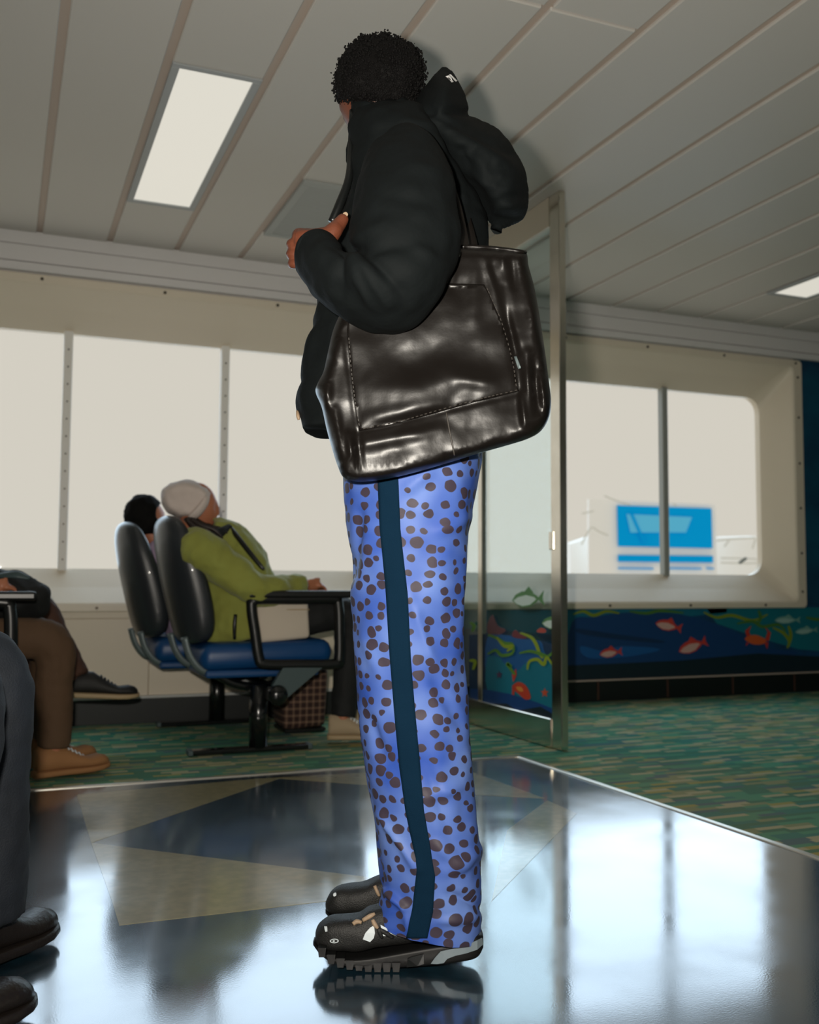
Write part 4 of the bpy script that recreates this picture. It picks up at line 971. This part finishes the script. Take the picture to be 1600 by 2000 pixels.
# turn the cuff in
c = sum(rr[-1], Vector())/len(rr[-1]); rr.append([c+(p-c)*.9 for p in rr[-1]]); rr.append([c+(p-c)*.86 + (sum(rr[-8], Vector())/len(rr[-8])-c)*.5 for p in rr[-2]])
loft(b, rr, True, True)
b.normal_update()
SEG = [((690, 498), (760, 560), 10, .012), ((700, 490), (830, 470), 10, -.010), ((690, 470), (760, 430), 12, .008), ((690, 510), (720, 600), 9, .012), ((672, 500), (662, 590), 8, -.010), ((720, 500), (800, 590), 9, -.010), ((640, 480), (690, 500), 8, -.008), ((740, 380), (850, 400), 14, -.008), ((760, 300), (860, 340), 10, .006), ((800, 470), (880, 520), 10, .008), ((705, 520), (760, 600), 8, .010)]
def pxof(p):
    v = p-CAM; d = v.dot(cf); return 800+FPX*v.dot(cr)/d, 1000-FPX*v.dot(cu)/d
def ridges(bm_, segs):
    bm_.normal_update()
    for v in bm_.verts:
        if v.normal.dot(cf) > .15: continue
        x, y = pxof(v.co); a = 0
        for (ax, ay), (bx, by), wd, am in segs:
            dx, dy = bx-ax, by-ay; L2 = dx*dx+dy*dy; t = max(0, min(1, ((x-ax)*dx+(y-ay)*dy)/L2))
            d2 = (x-ax-t*dx)**2+(y-ay-t*dy)**2
            if d2 < 9*wd*wd: a += am*math.exp(-d2/(wd*wd))*(.25+.75*math.sin(math.pi*(.15+.7*t)))
        if a: v.co += v.normal*a
ridges(b, SEG); jitter(b, .010, 12, 4); jitter(b, .005, 30, 5)
obj('sleeve', bake(b, [('SUBSURF', dict(levels=1))]), M['puffer'], jk, True)
# far sleeve
b = bmesh.new(); tube(b, [nk+Vector((0, 0, -.04)), sh_f, at(795, 450, 2.35), el_f, at(775, 800, 2.34)], [.09, .10, .10, .09, .065], 24, 6); jitter(b, .014, 14, 6)
obj('sleeve', b, M['puffer'], jk, True)
# collar
b = bmesh.new(); rr = []
for r_ in interp_rings([(688, 214, 800, 205, DB-.02, .095), (686, 250, 815, 245, DB-.02, .11), (686, 300, 850, 290, DB-.02, .14)], 5): rr.append(ring_px((r_[0], r_[1]), (r_[2], r_[3]), r_[4], r_[5], 40, 2.4, (0, 31)))
c = sum(rr[0], Vector())/40; rr.insert(0, [c+(p-c)*.88 for p in rr[0]]); loft(b, rr, False, False); jitter(b, .006, 22, 2)
obj('collar', bake(b, [('SOLIDIFY', dict(thickness=.012)), ('SUBSURF', dict(levels=1))]), M['puffer'], jk, True)
b = bmesh.new(); tube(b, [at(688, 216, 2.06), at(685, 300, 2.03), at(681, 350, 2.0), at(664, 398, 1.985), at(648, 434, 1.98)], [.006, .007, .008, .009, .008], 8, 5); obj('zip', b, M['black_plastic'], jk, True)
b = bmesh.new(); tube(b, [at(581, 803, 2.1), at(582, 812, 2.09), at(584, 820, 2.09)], [.003, .004, .003], 8, 3); obj('zip_pull', b, M['lace'], jk, True)
# hood with brim
hood_out = [(742, 232), (775, 218), (800, 206), (828, 168), (856, 136), (868, 129), (884, 138), (899, 162), (912, 190), (922, 222), (952, 238), (975, 252), (1000, 280), (1020, 315), (1033, 362), (1034, 395), (1026, 425), (1006, 443), (984, 454), (966, 457), (952, 436), (930, 400), (905, 368), (875, 330), (840, 298), (800, 276), (760, 262)]
hdisp = lambda x, y: .012*noise.noise(Vector((x/46, y/46, 1)))+.006*noise.noise(Vector((x/18, y/18, 4)))
b = bmesh.new(); hlook = inflate(b, hood_out, DB-.02, .15, .15, 70, 7, sub=5, disp=hdisp)
hood_seg = [((842, 220), (1000, 300), 9, -.008), ((900, 300), (960, 440), 12, -.012), ((880, 250), (1020, 340), 10, .006), ((870, 215), (920, 222), 6, -.012), ((760, 240), (850, 215), 8, -.008), ((905, 330), (940, 360), 10, .010), ((960, 400), (1020, 380), 9, -.007)]
ridges(b, hood_seg); hd_o = obj('hood', bake(b, [('SUBSURF', dict(levels=1))]), M['puffer'], man, True)
# letters on the brim
def letter(polys):
    for pl in polys:
        b = bmesh.new(); plate(b, pl, lambda x, y: at(x, y, hlook(x, y)-.004), .004, cf); obj('lettering', b, M['white_print'], hd_o)
Lx = lambda cx, cy: (840+cx*.075, 100+cy*.075)
letter([[Lx(*p) for p in ((410, 650), (470, 632), (615, 790), (570, 805))], [Lx(*p) for p in ((440, 641), (500, 620), (565, 690), (575, 735), (545, 725))],
        [Lx(*p) for p in ((500, 605), (545, 603), (690, 745), (690, 775), (660, 775))], [Lx(*p) for p in ((670, 755), (715, 755), (700, 778), (665, 778))]])

# trousers
lrows = [(672, 800, 944, 800), (668, 880, 940, 880), (668, 940, 934, 940), (676, 1000, 921, 1000), (683, 1060, 914, 1060), (690, 1130, 912, 1130), (694, 1200, 911, 1200), (696, 1290, 912, 1290), (704, 1380, 915, 1380), (713, 1450, 917, 1450),
         (721, 1510, 918, 1510), (731, 1570, 922, 1570), (739, 1630, 927, 1630), (747, 1690, 934, 1690), (749, 1722, 937, 1722), (740, 1758, 939, 1765), (735, 1785, 938, 1805), (737, 1800, 936, 1832)]
lhd = [.13, .125, .12, .115, .112, .11, .108, .106, .104, .102, .10, .098, .096, .094, .092, .09, .088, .086]
lbow = [0]*15 + [2, 4, 2]
def leg_rings(rows_, D, hds, bows, n=60, sub=7):
    rs = interp_rings([(a, b_, c_, d_, D, h) for (a, b_, c_, d_), h in zip(rows_, hds)], sub); bs = interp_rings([(x, 0, 0, 0, 0, 0) for x in bows], sub)
    return [ring_px((r_[0], r_[1]), (r_[2], r_[3]), r_[4], r_[5], n, 2.15, (0, w_[0])) for r_, w_ in zip(rs, bs)], rs, bs
DN = 2.04
b = bmesh.new(); nr, nrs, nbs = leg_rings(lrows, DN, lhd, lbow)
c = sum(nr[-1], Vector())/60; nr2 = nr + [[c+(p-c)*.95 for p in nr[-1]]]
loft(b, nr2, True, True)
TSEG = [((738, 1585), (772, 1640), 6, .006), ((772, 1640), (815, 1700), 6, .006), ((752, 1738), (790, 1775), 6, .007), ((790, 1775), (800, 1838), 6, .006), ((850, 1650), (900, 1690), 9, .006), ((830, 1560), (900, 1535), 8, .005), ((800, 1160), (850, 1300), 9, .005), ((840, 1300), (905, 1420), 9, -.005), ((700, 1000), (690, 1130), 8, -.008), ((790, 960), (840, 920), 8, .006),
        ((830, 1480), (880, 1640), 10, -.005), ((720, 1400), (745, 1480), 8, -.005), ((870, 1700), (935, 1660), 10, .006), ((880, 1745), (938, 1775), 10, -.007), ((850, 1040), (912, 1010), 10, .005), ((705, 1240), (740, 1320), 8, .004), ((860, 1800), (930, 1790), 8, .005)]
ridges(b, [(p, q, w_, a_*1.9) for p, q, w_, a_ in TSEG])
fr, _, _ = leg_rings([(672, 800, 930, 800), (668, 880, 925, 880), (667, 940, 915, 940), (674, 1000, 905, 1000), (682, 1060, 900, 1060), (694, 1130, 896, 1130), (700, 1290, 898, 1290), (712, 1450, 900, 1450), (735, 1600, 905, 1600), (748, 1700, 905, 1690), (752, 1735, 905, 1735), (752, 1752, 905, 1752)], 2.235, [.115, .112, .11, .108, .106, .104, .10, .098, .094, .09, .088, .086], [0]*12, 40, 5)
loft(b, fr, True, True)
jitter(b, .012, 7, 1, (1, 1, .4)); jitter(b, .006, 19, 2, (1, 1, .55)); jitter(b, .002, 50, 3)
tr = obj('trousers', bake(b, [('SUBSURF', dict(levels=1))]), M['leopard'], man, True)
# side stripe, following the near leg
SL = [(738, 938), (742, 1033), (753, 1143), (760, 1265), (770, 1390), (780, 1496), (792, 1583), (801, 1626), (812, 1676), (814, 1699), (806, 1771), (794, 1830)]
SR = [(778, 935), (782, 1033), (796, 1157), (803, 1292), (811, 1390), (821, 1496), (828, 1583), (838, 1640), (846, 1690), (850, 1712), (846, 1780), (834, 1836)]
def xat(tab, y):
    ys = [p[1] for p in tab]; return float(np.interp(y, ys, [p[0] for p in tab]))
rr = []
tm = bmesh.new(); tm.from_mesh(tr.data); tm.faces.ensure_lookup_table()
bv = BVHTree.FromBMesh(tm)
y = 900
while y <= 1852:
    a, c_ = xat(SL, y), xat(SR, y); row = []
    for k in range(7):
        x = a+(c_-a)*k/6; d = ray(x, y).normalized(); hit = bv.ray_cast(CAM, d)
        row.append((hit[0]-d*.0035) if hit[0] is not None else None)
    if all(p is not None for p in row) and all((p-CAM).dot(cf) < DN+.02 for p in row): rr.append(row)
    y += 4
b = bmesh.new(); V_ = [[b.verts.new(p) for p in r_] for r_ in rr]
for i in range(len(V_)-1):
    for k in range(6): b.faces.new((V_[i][k], V_[i][k+1], V_[i+1][k+1], V_[i+1][k]))
bmesh.ops.recalc_face_normals(b, faces=b.faces[:]); tm.free()
obj('side_stripe', bake(b, [('SOLIDIFY', dict(thickness=.003, offset=0))]), M['stripe'], tr, True, label='navy side stripe')

# near shoe
def shoe(label, ust, sst, D, near=True):
    def nf(st, k): return [(800+(x-800)*(D-hw*.8)/D, 1000+(t_-1000)*(D-hw*.75)/D, 1000+(bt-1000)*(D-hw)/D, hw*k) for x, t_, bt, hw in st]
    ust, sst = nf(ust, .9), nf(sst, 1)
    b = bmesh.new(); rr = [ring_px((x, t_), (x, bt), D, hw, 28, 2.6) for x, t_, bt, hw in [tuple(q) for q in [(r_[0], r_[1], r_[3], r_[5]) for r_ in interp_rings([(x, t_, x, bt, D, hw) for x, t_, bt, hw in ust], 4)]]]
    loft(b, rr)
    for v in b.verts: v.co.z = max(v.co.z, .012)
    jitter(b, .004, 30, 2)
    s = obj('shoe', bake(b, [('SUBSURF', dict(levels=1))]), M['shoe_black'], man, True, label=label)
    b = bmesh.new(); rr = [ring_px((r_[0], r_[1]), (r_[0], r_[3]), D, r_[5], 32, 6) for r_ in interp_rings([(x, t_, x, bt, D, hw) for x, t_, bt, hw in sst], 4)]
    loft(b, rr)
    for v in b.verts: v.co.z = max(v.co.z, .003)
    obj('sole', b, M['shoe_sole'], s, True)
    return s
ns = shoe('near trail shoe', [(616, 1826, 1842, .012), (621, 1816, 1858, .03), (640, 1806, 1870, .044), (670, 1802, 1874, .05), (700, 1800, 1874, .05), (722, 1786, 1870, .047), (750, 1776, 1864, .044), (785, 1770, 1858, .042), (830, 1770, 1853, .041), (885, 1775, 1846, .04), (922, 1782, 1838, .036), (938, 1800, 1830, .022)],
     [(612, 1838, 1848, .014), (626, 1856, 1868, .034), (645, 1866, 1883, .046), (673, 1873, 1893, .053), (723, 1869, 1899, .054), (768, 1861, 1898, .05), (827, 1850, 1894, .047), (887, 1840, 1888, .046), (930, 1828, 1878, .04), (944, 1828, 1854, .022)], 2.03)
b = bmesh.new()
for x in range(630, 775, 18):
    yb = float(np.interp(x, [612, 626, 645, 673, 723, 768], [1848, 1864, 1879, 1890, 1896, 1896]))
    p = at(800+(x-800)*.98, 1000+(yb-1000)*.976, 2.03); q = bmesh.ops.create_cube(b, size=1)['verts']
    for v in q:
        up_ = v.co.z > 0; v.co = Vector((p.x, p.y, 0)) + (-cr*v.co.x*(.017 if up_ else .012) + FH*v.co.y*.109); v.co.z = max(p.z, 0)+.014 if up_ else max(p.z-.004, .0005)
bmesh.ops.recalc_face_normals(b, faces=b.faces[:]); stuff(obj('tread_lugs', b, M['shoe_sole'], ns))
sm_ = bmesh.new(); sm_.from_mesh(ns.data); so_ = [o for o in ns.children if o.name.startswith('sole')][0]; sm_.from_mesh(so_.data); sbv = BVHTree.FromBMesh(sm_)
def onshoe(x, y, off=.002):
    d = ray(x, y).normalized(); h = sbv.ray_cast(CAM, d); p = h[0] if h[0] is not None else at(x, y, 1.985); return p - d*off
def decal(name, pts, m_, parent, off=.003):
    O = [Vector(p) for p in pts]; x0, y0 = min(p.x for p in O), min(p.y for p in O); x1, y1 = max(p.x for p in O), max(p.y for p in O)
    cv, _, cfs, _, _, _ = delaunay_2d_cdt(O, [], [list(range(len(O)))], 1, 1e-6)
    b = bmesh.new(); V = [b.verts.new(onshoe(p.x, p.y, off)) for p in cv]; [b.faces.new([V[i] for i in f]) for f in cfs]
    bmesh.ops.recalc_face_normals(b, faces=b.faces[:]); return obj(name, bake(b, [('SOLIDIFY', dict(thickness=.002, offset=0))]), m_, parent)
def c7(*a): return [(590+.2375*x, 1680+.2375*y) for x, y in a]
decal('heel_stripe', c7((1060, 850), (1095, 800), (1140, 750), (1250, 725), (1350, 700), (1440, 660), (1480, 640), (1488, 690), (1440, 735), (1350, 765), (1260, 785), (1195, 810), (1165, 845), (1110, 853)), M['shoe_grey'], ns)
decal('white_panel', c7((500, 650), (520, 600), (560, 555), (592, 535), (600, 600), (590, 640), (560, 672)), M['shoe_white'], ns)
decal('white_panel', c7((645, 530), (690, 555), (740, 600), (780, 625), (700, 590), (650, 560)), M['shoe_white'], ns)
decal('white_panel', c7((650, 595), (690, 612), (690, 622), (655, 622)), M['shoe_white'], ns)
decal('toe_mark', c7((185, 545), (205, 545), (208, 585), (195, 590), (188, 570)), M['shoe_white'], ns)
decal('sole_plate', c7((870, 810), (900, 795), (1000, 770), (1005, 850), (950, 870), (860, 880)), M['black_plastic'], ns)
oval = lambda cx, cy, rx, ry: c7(*[(cx+rx*math.cos(i*math.pi/8), cy+ry*math.sin(i*math.pi/8)) for i in range(16)])
decal('logo', oval(266, 664, 36, 17), M['shoe_white'], ns, .003); decal('logo', oval(266, 664, 27, 11), M['shoe_black'], ns, .0042); decal('logo', oval(262, 664, 9, 6), M['shoe_white'], ns, .0052)
for a in (((580, 490), (600, 530), (625, 560)), ((420, 525), (450, 505), (490, 512)), ((500, 495), (560, 460), (600, 440)), ((630, 560), (640, 590), (660, 640)), ((640, 570), (700, 605), (750, 640))):
    b = bmesh.new(); tube(b, [onshoe(*c7(p)[0], .004) for p in a], [.004, .005, .003], 8, 3); obj('lace', b, M['lace'] if a[0][0] in (580, 420, 500) else M['shoe_black'], ns, True)
sm_.free()
fs_ = shoe('far trail shoe', [(638, 1762, 1778, .012), (643, 1751, 1790, .03), (658, 1743, 1797, .044), (685, 1739, 1801, .05), (715, 1734, 1801, .048), (742, 1722, 1798, .045), (775, 1712, 1795, .042), (830, 1710, 1790, .04), (880, 1714, 1785, .036), (892, 1735, 1775, .02)],
     [(636, 1776, 1786, .014), (648, 1790, 1799, .034), (664, 1797, 1806, .046), (690, 1800, 1812, .052), (735, 1798, 1815, .052), (800, 1792, 1812, .046), (860, 1786, 1806, .044), (896, 1775, 1795, .03)], 2.235)
b = bmesh.new(); tube(b, [at(732, 1730, 2.19), at(737, 1742, 2.185), at(741, 1750, 2.185)], [.004, .004, .003], 8, 3); obj('lace', b, M['lace'], fs_, True)
b = bmesh.new(); plate(b, smooth2([(651, 1746), (656, 1744), (657, 1749), (652, 1751)], 2), lambda x, y: at(x, y, 2.188), .003, cf); obj('toe_mark', b, M['shoe_white'], fs_)

# ================================================================== the leather tote
bag_out = [(900, 478), (940, 480), (985, 484), (1026, 490), (1033, 520), (1044, 560), (1055, 620), (1064, 680), (1072, 740), (1077, 785), (1072, 818), (1056, 843), (1030, 858), (985, 872), (935, 886), (870, 906), (800, 926), (742, 938), (700, 941), (672, 934), (660, 912), (648, 875), (637, 835), (628, 795), (616, 765), (622, 745), (632, 725), (640, 690), (656, 630), (700, 560), (780, 500), (850, 480)]
BD = 1.865
btilt = lambda x, y: (900-y)/450*.05
bag_seg = [((672, 640), (698, 842), 6, -.004), ((698, 842), (1010, 768), 6, -.005), ((985, 560), (1016, 765), 8, -.007), ((945, 500), (1000, 640), 10, .008), ((960, 520), (1010, 690), 8, -.009), ((1030, 690), (1035, 820), 10, .012), ((1018, 770), (1025, 830), 7, .014), ((1056, 740), (1070, 800), 8, .012), ((1044, 700), (1052, 800), 8, -.012),
           ((680, 850), (690, 905), 8, .014), ((700, 850), (702, 900), 8, -.010), ((655, 800), (668, 890), 8, .008), ((740, 780), (930, 740), 34, .016), ((720, 815), (860, 790), 14, .010), ((700, 870), (860, 838), 14, .010), ((900, 740), (960, 750), 14, .010), ((640, 740), (636, 790), 10, .012), ((1000, 500), (1005, 560), 8, -.007), ((980, 490), (984, 520), 6, .006), ((1034, 560), (1050, 660), 12, .008), ((890, 500), (880, 560), 10, -.006), ((930, 520), (925, 620), 14, .006)]
def bdisp(x, y):
    a = .006*noise.noise(Vector((x/70, y/60, 2)))+.0008*noise.noise(Vector((x/22, y/22, 5)))
    for (ax, ay), (bx, by), wd, am in bag_seg:
        dx, dy = bx-ax, by-ay; t = max(0, min(1, ((x-ax)*dx+(y-ay)*dy)/(dx*dx+dy*dy))); d2 = (x-ax-t*dx)**2+(y-ay-t*dy)**2
        if d2 < 9*wd*wd: a += am*.75*math.exp(-d2/(wd*wd))*(.25+.75*math.sin(math.pi*(.12+.76*t)))
    return a
bag = thing('tote_bag', 'large glossy black leather tote hanging from the standing person\'s shoulder', 'bag', at(850, 938, BD))
b = bmesh.new(); blook = inflate(b, bag_out, BD, .05, .04, 19, 5, sub=4, smooth=2, disp=bdisp, tilt=btilt, rim=True)
bb_ = obj('body', bake(b, [('SUBSURF', dict(levels=1))]), M['leather'], bag, True)
def bagline(name, pts, rad, m_, n=5, off=.0):
    b = bmesh.new(); tube(b, [at(x, y, blook(x, y)-off) for x, y in [(p.x, p.y) for p in catmull([Vector((x, y, 0)) for x, y in pts], n)]], [rad]*((len(pts)-1)*n+1), 6, 1); return obj(name, b, m_, bag, True)
def bagpatch(name, poly, m_, off):
    O = [Vector(p) for p in poly]; n0 = len(O); xs = [p.x for p in O]; ys = [p.y for p in O]
    yy = min(ys)
    P = list(O)
    while yy < max(ys):
        xx = min(xs)
        while xx < max(xs): P.append(Vector((xx, yy))); xx += 6
        yy += 6
    cv, _, cfs, _, _, _ = delaunay_2d_cdt(P, [], [list(range(n0))], 1, 1e-6)
    b = bmesh.new(); V = [b.verts.new(at(p.x, p.y, blook(p.x, p.y)-off)) for p in cv]
    for f in cfs: b.faces.new([V[i] for i in f])
    bmesh.ops.recalc_face_normals(b, faces=b.faces[:]); loose = [v for v in b.verts if not v.link_faces]; bmesh.ops.delete(b, geom=loose, context='VERTS')
    return obj(name, bake(b, [('SOLIDIFY', dict(thickness=.003, offset=0))]), m_, bag, True)
bagpatch('pocket', [(678, 645), (690, 560), (760, 560), (860, 553), (946, 556), (975, 620), (1000, 700), (1013, 764), (930, 784), (850, 806), (780, 826), (702, 842), (692, 780), (684, 710)], M['leather'], .003)
bagline('seam', [(872, 806), (878, 840), (884, 870), (888, 890)], .0016, M['stitch'], 5, .001)
bagline('rim', [(902, 482), (940, 483), (985, 487), (1026, 493)], .004, M['leather'], 5, .004)
def stitches(pts, name='stitching'):
    c = catmull([Vector((x, y, 0)) for x, y in pts], 24); b = bmesh.new(); acc = 0
    for a, d in zip(c[:-1], c[1:]):
        acc += (d-a).length
        if acc > 7.5:
            acc = 0; t = (d-a).normalized()*2.4
            cyl(b, at(a.x-t.x, a.y-t.y, blook(a.x, a.y)-.0055), at(a.x+t.x, a.y+t.y, blook(a.x, a.y)-.0055), .0009, n=5)
    return stuff(obj(name, b, M['stitch'], bag))
stitches([(681, 655), (686, 720), (694, 785), (703, 838)]); stitches([(706, 838), (780, 823), (850, 803), (930, 781), (1010, 762)]); stitches([(950, 560), (978, 624), (1000, 700), (1009, 758)])
bagpatch('silver_tag', [(1004, 697), (1009, 696), (1018, 719), (1013, 721)], M['hinge'], .006)
# handles over the shoulder
for o_, dd in ((0, 1.90), (16, 1.98)):
    b = bmesh.new(); tube(b, [at(905+o_, 505, dd-.03), at(900+o_, 460, dd), at(884+o_*.6, 390, dd+.02), at(855, 320, dd+.03), at(820, 282, dd+.06), at(795, 262, dd+.12)], [.014]*6, 10, 5, flat=.3, flat_axis=cf); obj('handle', b, M['leather'], bag, True)
b = bmesh.new(); bmesh.ops.create_uvsphere(b, u_segments=10, v_segments=8, radius=.006); bmesh.ops.translate(b, vec=at(893, 497, blook(900, 497)-.004), verts=b.verts[:]); obj('rivet', b, M['mullion'], bag, True)
